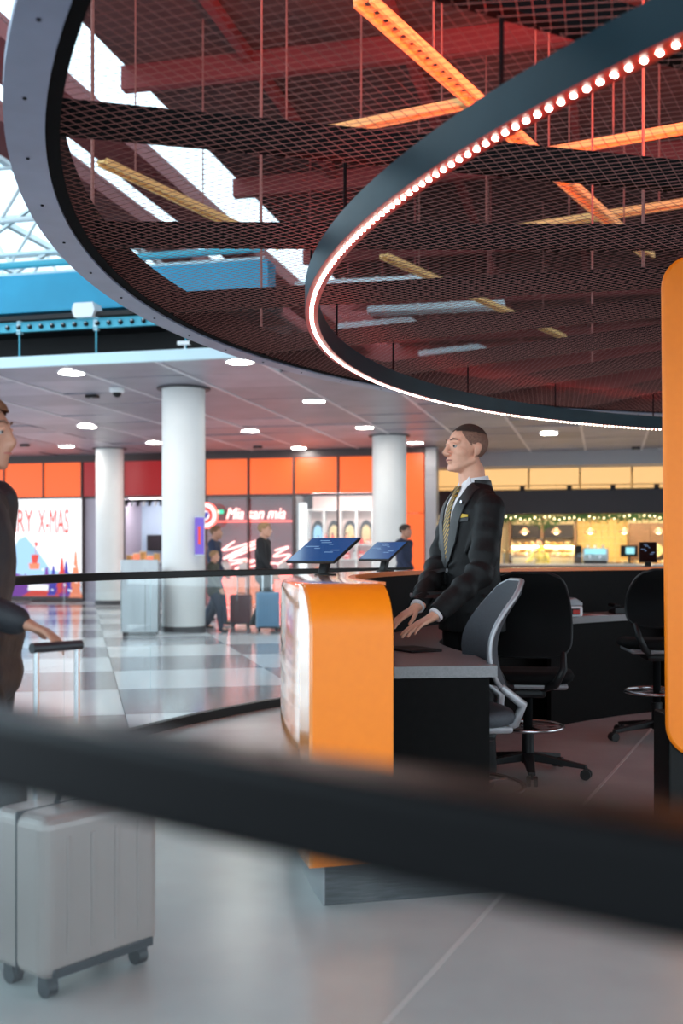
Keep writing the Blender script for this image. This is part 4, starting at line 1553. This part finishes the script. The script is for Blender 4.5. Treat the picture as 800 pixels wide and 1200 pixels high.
# tiled rear wall pieces
tw = struct_root('wall_tiled', gp(kx(674), 29.26, 0), -TH, 'ochre glazed tile wall of the bakery')
tile = MB().box(.004, .156, -.02, 0, .004, .156).build('wall_tile', M['tan_tile'], tw, bevel=.004, seg=1)
tile.location = (0, 0, 1.0)
Lt = kx(738) - kx(674)
for i in range(int(Lt / .16)):
    for j in range(9):
        if i or j:
            share(tile, tw, (i * .16, 0, 1.0 + j * .16))
t = thing('wooden_cabinet', 'brown wooden cabinet at the right end of the bakery', 'cabinet', gp(kx(738), 28.9, 0), -TH)
MB().box(0, 1.6, 0, .36, 0, 2.0).build('body', M['wood'], t, bevel=.01)
for i in range(3):
    dr = MB().box(.02 + i * .525, .52 + i * .525, -.025, 0, .9, 1.95).build('door', M['wood'], t, bevel=.008)
    MB().box(.46 + i * .525, .48 + i * .525, -.05, -.025, 1.3, 1.5).build('handle', M['steel'], dr)
t = thing('coffee_machine', 'steel coffee machine in front of the tiled wall', 'coffee machine', gp(kx(682), SK + .37, .961), -TH)
MB().box(0, .62, 0, .42, .06, .40).build('body', M['steel'], t, bevel=.02)
MB().box(.05, .57, -.01, 0, .24, .38).build('front_panel', M['teal_screen'], t)
MB().box(.03, .59, -.06, .3, 0, .06).build('drip_tray', M['dark_plastic'], t)
for x in (.18, .42):
    MB().cyl((x, -.03, .22), (x, -.03, .14), .025, n=12).build('group_head', M['chrome'], t)
for x in (.12, .3, .5):
    MB().lathe([(.03, .40), (.04, .47), (.036, .47), (.028, .41)], 12, c=(x, .2, 0)).build('cup_stack', M['shelf_white'], t)
t = thing('black_post', 'slim black menu post on the bakery counter', 'post', gp(kx(673), SK + .45, .961), -TH)
MB().box(0, .16, 0, .10, .02, .46).build('panel', M['black'], t, bevel=.01)
MB().box(-.03, .19, -.05, .15, 0, .02).build('foot', M['black'], t)
t = thing('till_monitor', 'black till monitor with pale screen on the bakery counter', 'monitor', gp(kx(727), SK + .5, .961), -TH)
MB().box(0, .42, 0, .05, .18, .46).build('casing', M['black'], t, bevel=.01)
MB().box(.13, .34, -.004, 0, .25, .41).build('display', M['teal_screen'], t)
MB().box(.18, .24, .05, .09, 0, .3).build('stand', M['black'], t)
MB().box(.08, .34, -.03, .16, 0, .015).build('foot', M['black'], t)
t = thing('wall_clock', 'round golden wall clock at the right end of the bakery', 'clock', gp(kx(771), 28.84, z_at(645, 28.5)), -TH)
MB().lathe([(0, 0), (.17, 0), (.17, .035), (.14, .035), (.135, .02), (0, .02)], 28, rot=mm).build('case', M['crust_pale'], t, smooth=40)
MB().box(-.008, .008, -.03, -.022, 0, .10).build('hand', M['black'], t)
MB().box(0, .07, -.03, -.022, -.008, .008).build('hand', M['black'], t)

# ================================================================== PEOPLE
M['skin'] = mat('skin', (0.78, 0.41, 0.28), 0.5, noise=(40, .06))
M['skin_b'] = mat('skin_tan', (0.48, 0.24, 0.16), 0.5)
M['lip'] = mat('lip', (0.48, 0.17, 0.14), 0.45)
M['eye_white'] = mat('eye_white', (0.45, 0.42, 0.40), 0.3)
M['eye_dark'] = mat('eye_iris', (0.03, 0.03, 0.035), 0.2)
M['hair_dark'] = mat('short_dark_hair', (0.035, 0.022, 0.016), 0.75, noise=(160, .4))
M['hair_shaved'] = mat('shaved_hair', (0.22, 0.115, 0.08), 0.8, noise=(220, .35))
M['hair_brown'] = mat('brown_hair', (0.16, 0.075, 0.035), 0.7, noise=(90, .3))
M['hair_fair'] = mat('fair_hair', (0.42, 0.25, 0.12), 0.7, noise=(90, .3))
M['suit'] = mat('charcoal_suit', (0.0085, 0.0085, 0.009), 0.58, noise=(260, .35), bump=(6, .5, .03), spec=.22)
M['suit_trim'] = mat('charcoal_lapel', (0.014, 0.014, 0.015), 0.5, noise=(260, .3))
M['shirt'] = mat('white_shirt', (0.80, 0.78, 0.80), 0.6)
M['gold'] = mat('gold_cloth', (0.62, 0.40, 0.03), 0.55)
M['jk_dark'] = mat('dark_jacket', (0.014, 0.016, 0.022), 0.6, noise=(5, .4), bump=(10, .5, .02))
M['jk_black'] = mat('black_jacket', (0.010, 0.010, 0.012), 0.7)
M['jk_olive'] = mat('olive_jacket', (0.050, 0.055, 0.040), 0.7)
M['jk_navy'] = mat('navy_jacket', (0.012, 0.022, 0.06), 0.7)
M['jk_blue'] = mat('blue_stripe_cloth', (0.06, 0.14, 0.30), 0.7)
M['yellow_cloth'] = mat('yellow_shirt', (0.85, 0.62, 0.06), 0.6)
M['jeans'] = mat('dark_jeans', (0.02, 0.03, 0.06), 0.7)
M['shoe'] = mat('black_shoe', (0.010, 0.010, 0.010), 0.4)
m = mat('striped_tie', (0.06, 0.02, 0.02), 0.5)
nt = m.node_tree
tc = nt.nodes.new('ShaderNodeTexCoord')
mpn = nt.nodes.new('ShaderNodeMapping')
mpn.inputs['Rotation'].default_value = (0, R(40), 0)
wv = nt.nodes.new('ShaderNodeTexWave')
wv.inputs['Scale'].default_value = 18
wv.bands_direction = 'Z'
cr = nt.nodes.new('ShaderNodeValToRGB')
cr.color_ramp.interpolation = 'CONSTANT'
cr.color_ramp.elements[0].color = (0.05, 0.045, 0.012, 1)
cr.color_ramp.elements[1].position = .74
cr.color_ramp.elements[1].color = (0.50, 0.30, 0.02, 1)
e = cr.color_ramp.elements.new(.5)
e.color = (0.16, 0.02, 0.015, 1)
nt.links.new(tc.outputs['Object'], mpn.inputs['Vector'])
nt.links.new(mpn.outputs['Vector'], wv.inputs['Vector'])
nt.links.new(wv.outputs['Fac'], cr.inputs['Fac'])
nt.links.new(cr.outputs['Color'], nt.nodes['Principled BSDF'].inputs['Base Color'])
M['tie'] = m


def remeshed(name, mb, voxel, m, parent, it=4, fac=.5, cut=None):
    me = mb.mesh(name)
    fix_normals(me)
    o = bpy.data.objects.new(name, me)
    COL.objects.link(o)
    r = o.modifiers.new('remesh', 'REMESH')
    r.mode = 'VOXEL'
    r.voxel_size = voxel
    r.use_smooth_shade = True
    s_ = o.modifiers.new('smooth', 'SMOOTH')
    s_.factor = fac
    s_.iterations = it
    dg = bpy.context.evaluated_depsgraph_get()
    nm = bpy.data.meshes.new_from_object(o.evaluated_get(dg))
    o.modifiers.clear()
    o.data = nm
    bpy.data.meshes.remove(me)
    nm.name = name
    nm.materials.clear()
    nm.materials.append(m)
    if cut:
        bm = bmesh.new()
        bm.from_mesh(nm)
        bmesh.ops.delete(bm, geom=[f for f in bm.faces if cut(f.calc_center_median())], context='FACES')
        bm.to_mesh(nm)
        bm.free()
    for p in nm.polygons:
        p.use_smooth = True
    o.parent = parent
    return o


def add_hand(mb, wrist, fwd, down, curl=.35, sc=1.0, thumb_side=1, spread=.12):
    """fwd: wrist to knuckles; down: palm normal; thumb_side: +1 / -1 along fwd x down"""
    f = Vector(fwd).normalized()
    dn = Vector(down)
    dn = (dn - f * dn.dot(f)).normalized()
    sd = f.cross(dn).normalized() * thumb_side          # towards the thumb
    w0 = Vector(wrist)
    kn = []
    for i, off in enumerate((.033, .011, -.011, -.032)):
        k = w0 + f * ((.092, .095, .090, .082)[i] * sc) + sd * off * sc
        kn.append(k)
        mb.capsule(w0 + sd * off * .62 * sc + f * .008, .0145 * sc, k, .0115 * sc, 10)
    mb.capsule(w0 - f * .03, .027 * sc, w0 + f * .03, .023 * sc, 12)
    lens = ((.040, .024, .020), (.044, .028, .021), (.041, .026, .020), (.033, .019, .018))
    for i, k in enumerate(kn):
        ang = curl * (.5 + .12 * i)
        p = k
        sp_ = (.033, .011, -.011, -.032)[i] / .033 * spread
        base = (f + sd * sp_).normalized()
        rr = (.0095, .0096, .0092, .0082)[i] * sc
        for j, L in enumerate(lens[i]):
            d = base * math.cos(ang) + dn * math.sin(ang)
            q = p + d * L * sc
            mb.capsule(p, rr * (1 - .08 * j), q, rr * (.92 - .08 * j), 10)
            p = q
            ang += curl * (.9 if j == 0 else .7)
    # thumb
    a = w0 + f * .022 * sc + sd * .022 * sc
    b = a + (f * .55 + sd * .72 + dn * .25).normalized() * .044 * sc
    c = b + (f * .86 + sd * .30 + dn * .35).normalized() * .034 * sc
    e_ = c + (f * .92 + sd * .08 + dn * .35).normalized() * .026 * sc
    mb.capsule(a, .0155 * sc, b, .0125 * sc, 10)
    mb.capsule(b, .0118 * sc, c, .0105 * sc, 10)
    mb.capsule(c, .0103 * sc, e_, .0085 * sc, 10)


def add_head(mb, c, rot, sc=1.0):
    c = Vector(c)

    def P(x, y, z):
        return c + rot @ Vector((x, y, z)) * sc

    def El(p, r, extra=None):
        mb.ell(P(*p), [q * sc for q in r], rot if extra is None else rot @ extra, 18, 12)
    El((0, .018, .036), (.074, .096, .084))
    El((0, -.022, .012), (.066, .072, .088))
    El((0, -.028, -.045), (.060, .066, .068))
    El((0, -.044, -.082), (.046, .046, .036))
    El((0, -.078, -.100), (.022, .017, .017))
    for s in (-1, 1):
        mb.capsule(P(s * .056, .01, -.055), .018 * sc, P(s * .024, -.070, -.098), .016 * sc)
        El((s * .034, -.047, -.022), (.033, .036, .034))
        mb.capsule(P(s * .010, -.090, .028), .011 * sc, P(s * .046, -.072, .026), .010 * sc)
        El((s * .014, -.103, -.036), (.010, .012, .009))
        # ear
        El((s * .077, .018, -.006), (.008, .020, .032), Matrix.Rotation(R(-12), 3, 'X'))
        El((s * .080, .024, .006), (.009, .017, .020))
        mb.capsule(P(s * .070, .006, -.036), .007 * sc, P(s * .076, .010, -.02), .007 * sc)
    mb.capsule(P(0, -.090, .016), .0095 * sc, P(0, -.117, -.028), .0125 * sc)
    El((0, -.111, -.035), (.013, .012, .010))
    El((0, -.091, -.058), (.024, .012, .0065))
    El((0, -.090, -.070), (.021, .012, .0075))
    mb.capsule(P(0, .022, -.06), .054 * sc, P(0, .040, -.175), .060 * sc, 18)


def head_extras(par, c, rot, sc, hair_m, style='short'):
    c = Vector(c)

    def P(x, y, z):
        return c + rot @ Vector((x, y, z)) * sc
    for s in (-1, 1):
        ey = MB().ell(P(s * .030, -.079, .006), [.0112 * sc] * 3, None, 14, 10).build('eye', M['eye_white'], par, smooth=90)
        MB().ell(P(s * .0315, -.0868, .004), [.0062 * sc, .0045 * sc, .0058 * sc], rot, 10, 8).build('iris', M['eye_dark'], ey, smooth=90)
        MB().tube([P(s * .012, -.098, .033), P(s * .030, -.094, .039), P(s * .050, -.078, .034)], [.0035 * sc, .0042 * sc, .0025 * sc], 8).build('eyebrow', M['hair_shaved'], par, smooth=60)
        MB().tube([P(s * .014, -.088, .011), P(s * .030, -.0915, .0150), P(s * .046, -.079, .010)], [.004 * sc, .0065 * sc, .004 * sc], 8).build('eyelid', M['skin'], par, smooth=60)
    MB().tube([P(-.024, -.090, -.063), P(-.010, -.1015, -.0625), P(0, -.1025, -.064), P(.010, -.1015, -.0625), P(.024, -.090, -.063)], [.002 * sc, .0035 * sc, .004 * sc, .0035 * sc, .002 * sc], 8).build('lips', M['lip'], par, smooth=60)
    hb = MB()
    inv = rot.inverted()
    if style == 'crop':
        hb.ell(P(0, .018, .038), [.0765 * sc, .0985 * sc, .0865 * sc], rot, 40, 28)
        hb.ell(P(0, -.020, .016), [.0685 * sc, .0735 * sc, .0905 * sc], rot, 40, 28)

        def cut(p):
            q = (inv @ (p - c)) / sc
            line = .080 - max(0, q.y + .05) * .05
            return q.z < line or q.y < -.068
        remeshed('hair', hb, .004 * sc, hair_m, par, 2, .5, cut)
        sb = MB()
        sb.ell(P(0, .020, .034), [.0758 * sc, .0975 * sc, .0855 * sc], rot, 40, 28)

        def cut2(p):
            q = (inv @ (p - c)) / sc
            return q.z > .084 or q.z < -.035 + max(0, .035 - q.y) * 1.0 or q.y < -.052 + max(0, .07 - q.z) * .5 or (abs(q.x) > .055 and q.y < .036 and q.z < .02 and q.y > -.01)
        remeshed('hair_sides', sb, .004 * sc, M['hair_shaved'], par, 2, .5, cut2)
    else:
        hb.ell(P(0, .022, .040), [.083 * sc, .104 * sc, .090 * sc], rot, 24, 16)
        hb.ell(P(0, -.015, .062), [.074 * sc, .080 * sc, .066 * sc], rot, 24, 16)

        def cut(p):
            q = (inv @ (p - c)) / sc
            return q.z < .06 - (q.y + .07) * .75 or (q.y < -.05 and q.z < .07)
        remeshed('hair', hb, .010 * sc, hair_m, par, 2, .5, cut)


def walker(label, loc, rz, height, jacket, trousers, hair, skin, stride=.24, arm_r=None, arm_l=None, group=None, voxel=.014, build=1.0, stripes=None, stoop=0.0):
    """local -Y is forward"""
    k = height / 1.75
    t = thing('person', label, 'person', loc, rz, group)
    V = lambda x, y, z: Vector((x, y, z)) * k
    sh = {s: V(s * .185 * build, .01 - stoop, 1.42) for s in (-1, 1)}
    el = {-1: V(-.24, -.06, 1.13), 1: V(.24, .10, 1.13)}
    wr = {-1: V(-.22, -.22, .93), 1: V(.22, .10, .87)}
    if arm_r:
        el[-1], wr[-1] = V(*arm_r[0]), V(*arm_r[1])
    if arm_l:
        el[1], wr[1] = V(*arm_l[0]), V(*arm_l[1])
    hip = {s: V(s * .09, 0, .90) for s in (-1, 1)}
    kn = {-1: V(-.09, -.5 * stride - .05, .50), 1: V(.09, .30 * stride - .04, .49)}
    an = {-1: V(-.085, -stride, .09), 1: V(.085, stride, .12 + .12 * stride)}
    hc = V(0, -.02 - stoop * 1.4, 1.63)
    rot = Matrix.Identity(3)
    b = MB()
    add_head(b, hc, rot, k * 1.0)
    b.capsule(V(0, .03, 1.44), .06 * k, V(0, .01, 1.55), .055 * k)
    b.ell(V(0, .01 - stoop * .6, 1.25), (.155 * k * build, .10 * k, .24 * k))
    b.capsule(V(-.09, 0, .95), .11 * k, V(.09, 0, .95), .11 * k)
    for s in (-1, 1):
        b.capsule(V(s * .05, .01, 1.40), .07 * k, sh[s], .055 * k)
        b.capsule(sh[s], .052 * k, el[s], .040 * k)
        b.capsule(el[s], .040 * k, wr[s], .027 * k)
        f = (wr[s] - el[s]).normalized()
        add_hand(b, wr[s], f, Vector((-s, 0, -.2)) if f.z < -.6 else Vector((0, 0, -1)), .55, k, thumb_side=1 if (f.cross(Vector((-s, 0, -.2)) if f.z < -.6 else Vector((0, 0, -1)))).dot(Vector((-s, -1, .3))) > 0 else -1)
        b.capsule(hip[s], .085 * k, kn[s], .058 * k)
        b.capsule(kn[s], .056 * k, an[s], .038 * k)
        b.capsule(an[s], .035 * k, an[s] + V(0, -.13, -.055), .025 * k)
    remeshed('body', b, min(voxel, .011), skin, t, 3)
    j = MB()
    j.ell(V(0, .012 - stoop * .5, 1.22), (.20 * k * build, .135 * k, .27 * k))
    j.capsule(V(-.08 * build, .0, .98), .135 * k, V(.08 * build, .0, .98), .135 * k)
    j.capsule(V(-.08 * build, 0, .86), .13 * k, V(.08 * build, 0, .86), .13 * k)
    j.capsule(V(-.10, .015 - stoop, 1.40), .085 * k, V(.10, .015 - stoop, 1.40), .085 * k)
    j.capsule(V(0, .03 - stoop, 1.42), .085 * k, V(0, .03 - stoop, 1.475), .072 * k)
    for s in (-1, 1):
        j.capsule(sh[s], .080 * k, el[s], .064 * k)
        j.capsule(el[s], .063 * k, wr[s] - (wr[s] - el[s]).normalized() * .01, .048 * k)
    remeshed('jacket', j, voxel, jacket, t, 4)
    p_ = MB()
    for s in (-1, 1):
        p_.capsule(hip[s], .105 * k, kn[s], .078 * k)
        p_.capsule(kn[s], .075 * k, an[s] + V(0, 0, -.01), .062 * k)
    p_.capsule(V(-.07, 0, .90), .115 * k, V(.07, 0, .90), .115 * k)
    remeshed('trousers', p_, voxel, trousers, t, 4)
    for s in (-1, 1):
        q = MB()
        a = an[s]
        q.capsule(a + V(0, .035, -.045), .04 * k, a + V(0, -.10, -.055), .034 * k)
        q.capsule(a + V(0, -.08, -.057), .036 * k, a + V(0, -.15, -.06), .027 * k)
        remeshed('shoe', q, .011, M['shoe'], t, 2)
    head_extras(t, hc, rot, k, hair)
    if stripes is not None:
        for z in (1.10, 1.18, 1.26):
            MB().sweep([(.205 * k * build, z * k - .012), (.212 * k * build, z * k), (.205 * k * build, z * k + .012)], 0, 2 * math.pi, 24).build('sleeve_stripe', stripes, t)
    return t


def wloc(x, d):
    return ((x - 400) * d / FPX, d, 0)


walker('walker in black jacket with brown hair above the blue suitcase', wloc(309, 17.35), R(78), 1.70, M['jk_black'], M['jk_black'], M['hair_fair'], M['skin'], .20, group='people walking through the hall', voxel=.018, arm_l=((.22, .02, 1.12), (.20, -.05, .88)))
walker('dark haired walker in dark jacket behind the child, by the thick column', wloc(252, 18.6), R(80), 1.68, M['jk_navy'], M['jeans'], M['hair_brown'], M['skin_b'], .20, group='people walking through the hall', voxel=.018)
walker('child in olive jacket and jeans beside the thick column', wloc(250.5, 16.9), R(75), 1.25, M['jk_olive'], M['jeans'], M['hair_fair'], M['skin'], .20, group='people walking through the hall', voxel=.016)
walker('walker in navy jacket right of the third column', wloc(474, 18.5), R(60), 1.70, M['jk_navy'], M['jeans'], M['hair_dark'], M['skin_b'], .18, group='people walking through the hall', voxel=.018)
bp = gp(kx(633, 28.68), 28.66)
walker('baker in yellow shirt working behind the bakery counter', (bp.x, bp.y, 0), R(-70), 1.62, M['yellow_cloth'], M['jeans'], M['hair_dark'], M['skin'], .08, voxel=.02, arm_r=((-.2, -.2, 1.15), (-.15, -.38, 1.05)))
# near traveller at the left edge of the picture, walking to the right
walker('traveller in dark jacket close by at the left, walking with a suitcase', (-1.13, 3.36, .0045), R(84), 1.67, M['jk_dark'], M['jk_black'], M['hair_brown'], M['skin_b'], .17, voxel=.011, arm_r=((-.25, .0, 1.13), (-.185, -.225, 1.04)), arm_l=((.24, .05, 1.14), (.22, .12, .90)))

# ------------------------------------------------------------------ the man at the desk
MX, MY, MA = .655, 5.56, R(-69)
man = thing('person', 'man in charcoal suit and gold striped tie standing behind the desk', 'person', (MX, MY, .0045), MA)
RM = Matrix.Rotation(-MA, 3, 'Z')


def loc_(p):
    return RM @ (Vector(p) - Vector((MX, MY, .0045)))


S_L, E_L, W_L = Vector((.178, .015, 1.425)), loc_((.675, 5.27, 1.105)), loc_((.440, 5.13, .905))
S_R, E_R, W_R = Vector((-.178, .015, 1.425)), loc_((.50, 5.62, 1.13)), loc_((.372, 5.36, .935))
HT_L, HT_R = loc_((.265, 5.06, .815)), loc_((.195, 5.29, .83))
hc = Vector((0, -.025, 1.722))
hrot = Matrix.Rotation(R(5), 3, 'Z') @ Matrix.Rotation(R(-3), 3, 'X')
b = MB()
add_head(b, hc, hrot, 1.05)
b.capsule((0, .03, 1.44), .068, (0, .010, 1.61), .064, 20)
b.ell((0, .0, 1.30), (.15, .095, .22))
b.ell((0, .0, 1.05), (.14, .095, .18))
b.capsule((-.09, 0, .95), .095, (.09, 0, .95), .095)
for (sh_, el_, wr_, tip, ts) in ((S_L, E_L, W_L, HT_L, 1), (S_R, E_R, W_R, HT_R, -1)):
    b.capsule((sh_.x * .3, .01, 1.44), .06, sh_, .05)
    b.capsule(sh_, .048, el_, .040)
    b.capsule(el_, .040, wr_, .027)
    f = (tip - wr_).normalized()
    dn = loc_((MX, MY, -1)) - loc_((MX, MY, 0))
    add_hand(b, wr_, f, (0, 0, -1), .17, 1.02, 1 if (f.cross(Vector((0, 0, -1)))).x * (-ts) > 0 else -1, .22)
for s in (-1, 1):
    b.capsule((s * .09, 0, .92), .085, (s * .095, -.01, .50), .058)
    b.capsule((s * .095, -.01, .50), .056, (s * .10, .02, .09), .038)
    b.capsule((s * .10, .02, .08), .035, (s * .115, -.11, .03), .024)
body = remeshed('body', b, .0042, M['skin'], man, 5, .5)
head_extras(man, hc, hrot, 1.05, M['hair_dark'], 'crop')

# jacket
j = MB()
secs = [(.80, .205, .150, .150), (.90, .203, .146, .150), (1.02, .188, .138, .130), (1.12, .180, .135, .118), (1.24, .192, .136, .122), (1.35, .205, .134, .128), (1.41, .200, .122, .126), (1.455, .176, .104, .120), (1.505, .128, .072, .104), (1.55, .082, .050, .090)]
rings = []
n = 44
for (z, hw, fd, bd) in secs:
    rg = []
    for i in range(n):
        a = 2 * math.pi * i / n
        c, s_ = math.cos(a), math.sin(a)
        x = hw * abs(c) ** .86 * (1 if c >= 0 else -1)
        y = (bd if s_ > 0 else fd) * abs(s_) ** .86 * (1 if s_ >= 0 else -1)
        rg.append((x, y + .008, z))
    rings.append(rg)
vs = [p for rg in rings for p in rg]
fs = [tuple(range(n - 1, -1, -1)), tuple((len(rings) - 1) * n + i for i in range(n))]
for i in range(len(rings) - 1):
    for q in range(n):
        q2 = (q + 1) % n
        fs.append((i * n + q, i * n + q2, (i + 1) * n + q2, (i + 1) * n + q))
j.add(vs, fs)


def sleeve(mb, S, Ee, Wr, r0, r1, r2):
    pts, rs = [], []
    rnd_ = random.Random(2)
    nseg = 26
    for i in range(nseg + 1):
        t_ = i / nseg * 2
        if t_ <= 1:
            p = S.lerp(Ee, t_)
            r_ = r0 + (r1 - r0) * t_
        else:
            p = Ee.lerp(Wr, t_ - 1)
            r_ = r1 + (r2 - r1) * (t_ - 1)
        # soften the bend
        fold = .0052 * math.sin(t_ * 19) * math.exp(-((t_ - 1.05) / .55) ** 2) * 2.0 + .002 * math.sin(t_ * 31 + 1)
        pts.append(p)
        rs.append(r_ + fold)
    for _ in range(2):
        pts = [pts[0]] + [(pts[i - 1] + pts[i] * 2 + pts[i + 1]) / 4 for i in range(1, nseg)] + [pts[-1]]
    mb.tube(pts, rs, 18)
    mb.ell(S, (r0 * .98,) * 3)


cuffL = W_L - (W_L - E_L).normalized() * .012
cuffR = W_R - (W_R - E_R).normalized() * .012
sleeve(j, S_L + Vector((0, .0, -.012)), E_L, cuffL, .078, .068, .050)
sleeve(j, S_R + Vector((0, .0, -.012)), E_R, cuffR, .078, .066, .049)
j.capsule((-.06, .025, 1.485), .05, (-.15, .015, 1.445), .058)
j.capsule((.06, .025, 1.485), .05, (.15, .015, 1.445), .058)
# a few drag folds: thin ridges running from the button to hip and shoulder
for (p0, p1, r_) in (((.02, -.128, 1.10), (.16, -.075, 1.02), .013), ((.03, -.130, 1.13), (.17, -.07, 1.20), .012), ((.17, -.06, 1.32), (.15, -.10, 1.20), .016), ((.19, -.03, .97), (.16, -.09, .90), .014), ((.14, .09, 1.30), (.19, .02, 1.14), .016), ((.10, -.115, .95), (.19, -.03, 1.05), .012)):
    j.capsule(p0, r_, p1, r_ * .7)
jk = remeshed('jacket', j, .0075, M['suit'], man, 4, .5)
bvh = BVHTree.FromPolygons([v.co.copy() for v in jk.data.vertices], [tuple(p.vertices) for p in jk.data.polygons])


def front(x, z):
    h_ = bvh.ray_cast(Vector((x, -1.0, z)), Vector((0, 1, 0)))
    return h_[0].y if h_[0] is not None else -.05


def patch(name, poly, off, thick, m, par=man, step=.010, ywarp=None):
    """a thin cloth piece of the given x-z outline lying on the jacket front"""
    bm = bmesh.new()
    vs_ = [bm.verts.new((x, 0, z)) for (x, z) in poly]
    bm.faces.new(vs_)
    bmesh.ops.triangulate(bm, faces=bm.faces)
    for _ in range(5):
        ed = [e_ for e_ in bm.edges if e_.calc_length() > step * 2]
        if not ed:
            break
        bmesh.ops.subdivide_edges(bm, edges=ed, cuts=1, use_grid_fill=False)
        bmesh.ops.triangulate(bm, faces=bm.faces)
    for v in bm.verts:
        y = front(v.co.x, v.co.z)
        if ywarp:
            y = min(y, ywarp(v.co.x, v.co.z))
        v.co.y = y - off
    g_ = bmesh.ops.extrude_face_region(bm, geom=list(bm.faces))
    for v in [q for q in g_['geom'] if isinstance(q, bmesh.types.BMVert)]:
        v.co.y -= thick
    bmesh.ops.recalc_face_normals(bm, faces=bm.faces)
    me_ = bpy.data.meshes.new(name)
    bm.to_mesh(me_)
    bm.free()
    shade(me_, 50)
    return link_mesh(name, me_, m, par)


patch('shirt_front', [(-.070, 1.545), (-.078, 1.49), (-.062, 1.36), (-.004, 1.13), (.004, 1.13), (.062, 1.36), (.078, 1.49), (.070, 1.545)], .0015, .003, M['shirt'])
patch('tie', [(-.018, 1.505), (-.016, 1.475), (-.034, 1.30), (-.036, 1.22), (-.004, 1.125), (.004, 1.125), (.036, 1.22), (.034, 1.30), (.016, 1.475), (.018, 1.505)], .007, .005, M['tie'])
patch('tie_knot', [(-.024, 1.532), (-.015, 1.482), (.015, 1.482), (.024, 1.532)], .012, .010, M['tie'])
for s in (-1, 1):
    patch('lapel', [(s * .074, 1.548), (s * .112, 1.520), (s * .132, 1.455), (s * .104, 1.432), (s * .122, 1.408), (s * .086, 1.25), (s * .006, 1.105), (s * -.006, 1.125), (s * .040, 1.33), (s * .064, 1.47)], .006, .007, M['suit_trim'], jk)
    patch('pocket_flap', [(s * .085, 1.025), (s * .165, 1.015), (s * .165, .965), (s * .085, .975)], .002, .006, M['suit_trim'], jk)
patch('pocket_square', [(.075, 1.365), (.150, 1.372), (.150, 1.384), (.112, 1.390), (.075, 1.379)], .004, .004, M['gold'])
patch('breast_welt', [(.070, 1.345), (.155, 1.353), (.155, 1.370), (.070, 1.362)], .002, .005, M['suit_trim'], jk)
for z in (1.105, .985):
    y = front(.012, z)
    MB().cyl((.012, y - .001, z), (.012, y - .009, z), .011, n=16).build('button', M['grey_frame'], jk, smooth=40)
y = front(.105, 1.44)
MB().lathe([(0, .004), (.009, .003), (.009, 0)], 16, c=(.102, y - .016, 1.448), rot=Matrix.Rotation(R(90), 3, 'X')).build('lapel_pin', M['chrome'], man)
# front edge line of the jacket
patch('front_edge', [(-.006, 1.12), (.010, 1.12), (.012, .86), (-.004, .86)], .0015, .004, M['suit_trim'], jk)
# collar
cm = MB()
nn_ = 40
for (r_, z_) in ((0, 0),):
    vs, fs = [], []
    for i in range(nn_ + 1):
        a = R(-90 + 14) + (2 * math.pi - R(28)) * i / nn_
        back_ = .5 + .5 * math.sin(a)
        for (rr, zz) in ((.0640, 1.520), (.0660, 1.565 + .022 * back_), (.0700, 1.567 + .022 * back_), (.0860, 1.520 + .020 * back_)):
            vs.append((rr * math.cos(a), .022 + rr * 1.02 * math.sin(a), zz))
    for i in range(nn_):
        for q in range(3):
            fs.append((i * 4 + q, (i + 1) * 4 + q, (i + 1) * 4 + q + 1, i * 4 + q + 1))
    cm.add(vs, fs)
col_ = cm.build('shirt_collar', M['shirt'], man, smooth=60)
sm = col_.modifiers.new('solid', 'SOLIDIFY')
sm.thickness = .004
for s in (-1, 1):
    tri = [Vector((s * .008, -.052, 1.545)), Vector((s * .050, -.030, 1.578)), Vector((s * .074, -.030, 1.535)), Vector((s * .050, -.074, 1.492))]
    nrm_ = (tri[1] - tri[0]).cross(tri[3] - tri[0]).normalized() * .002
    MB().add([q + nrm_ for q in tri] + [q - nrm_ for q in tri], [(0, 1, 2, 3), (7, 6, 5, 4), (0, 4, 5, 1), (1, 5, 6, 2), (2, 6, 7, 3), (3, 7, 4, 0)]).build('collar_point', M['shirt'], man)
# jacket collar round the neck
jc = MB()
vs, fs = [], []
for i in range(33):
    a = R(-30) + R(240) * i / 32
    for (rr, zz) in ((.076, 1.52), (.077, 1.560), (.082, 1.562), (.096, 1.500)):
        vs.append((rr * math.cos(a) * 1.02, .026 + rr * math.sin(a), zz))
for i in range(32):
    for q in range(3):
        fs.append((i * 4 + q, (i + 1) * 4 + q, (i + 1) * 4 + q + 1, i * 4 + q + 1))
jc.add(vs, fs)
jo = jc.build('jacket_collar', M['suit_trim'], jk, smooth=60)
sm = jo.modifiers.new('solid', 'SOLIDIFY')
sm.thickness = .006
# shirt cuffs, trousers, shoes
for (wr_, el_) in ((W_L, E_L), (W_R, E_R)):
    d = (wr_ - el_).normalized()
    MB().cyl(wr_ - d * .03, wr_ + d * .004, .037, .036, n=24).build('shirt_cuff', M['shirt'], man, smooth=40)
p_ = MB()
for s in (-1, 1):
    p_.capsule((s * .09, 0, .92), .108, (s * .095, -.01, .50), .085)
    p_.capsule((s * .095, -.01, .50), .084, (s * .10, .015, .10), .075)
p_.capsule((-.07, 0, .92), .12, (.07, 0, .92), .12)
remeshed('trousers', p_, .012, M['suit'], man, 4)
for s in (-1, 1):
    q = MB()
    q.capsule((s * .10, .045, .038), .036, (s * .115, -.10, .036), .034)
    q.capsule((s * .112, -.09, .034), .036, (s * .122, -.17, .030), .028)
    remeshed('shoe', q, .008, M['shoe'], man, 2)
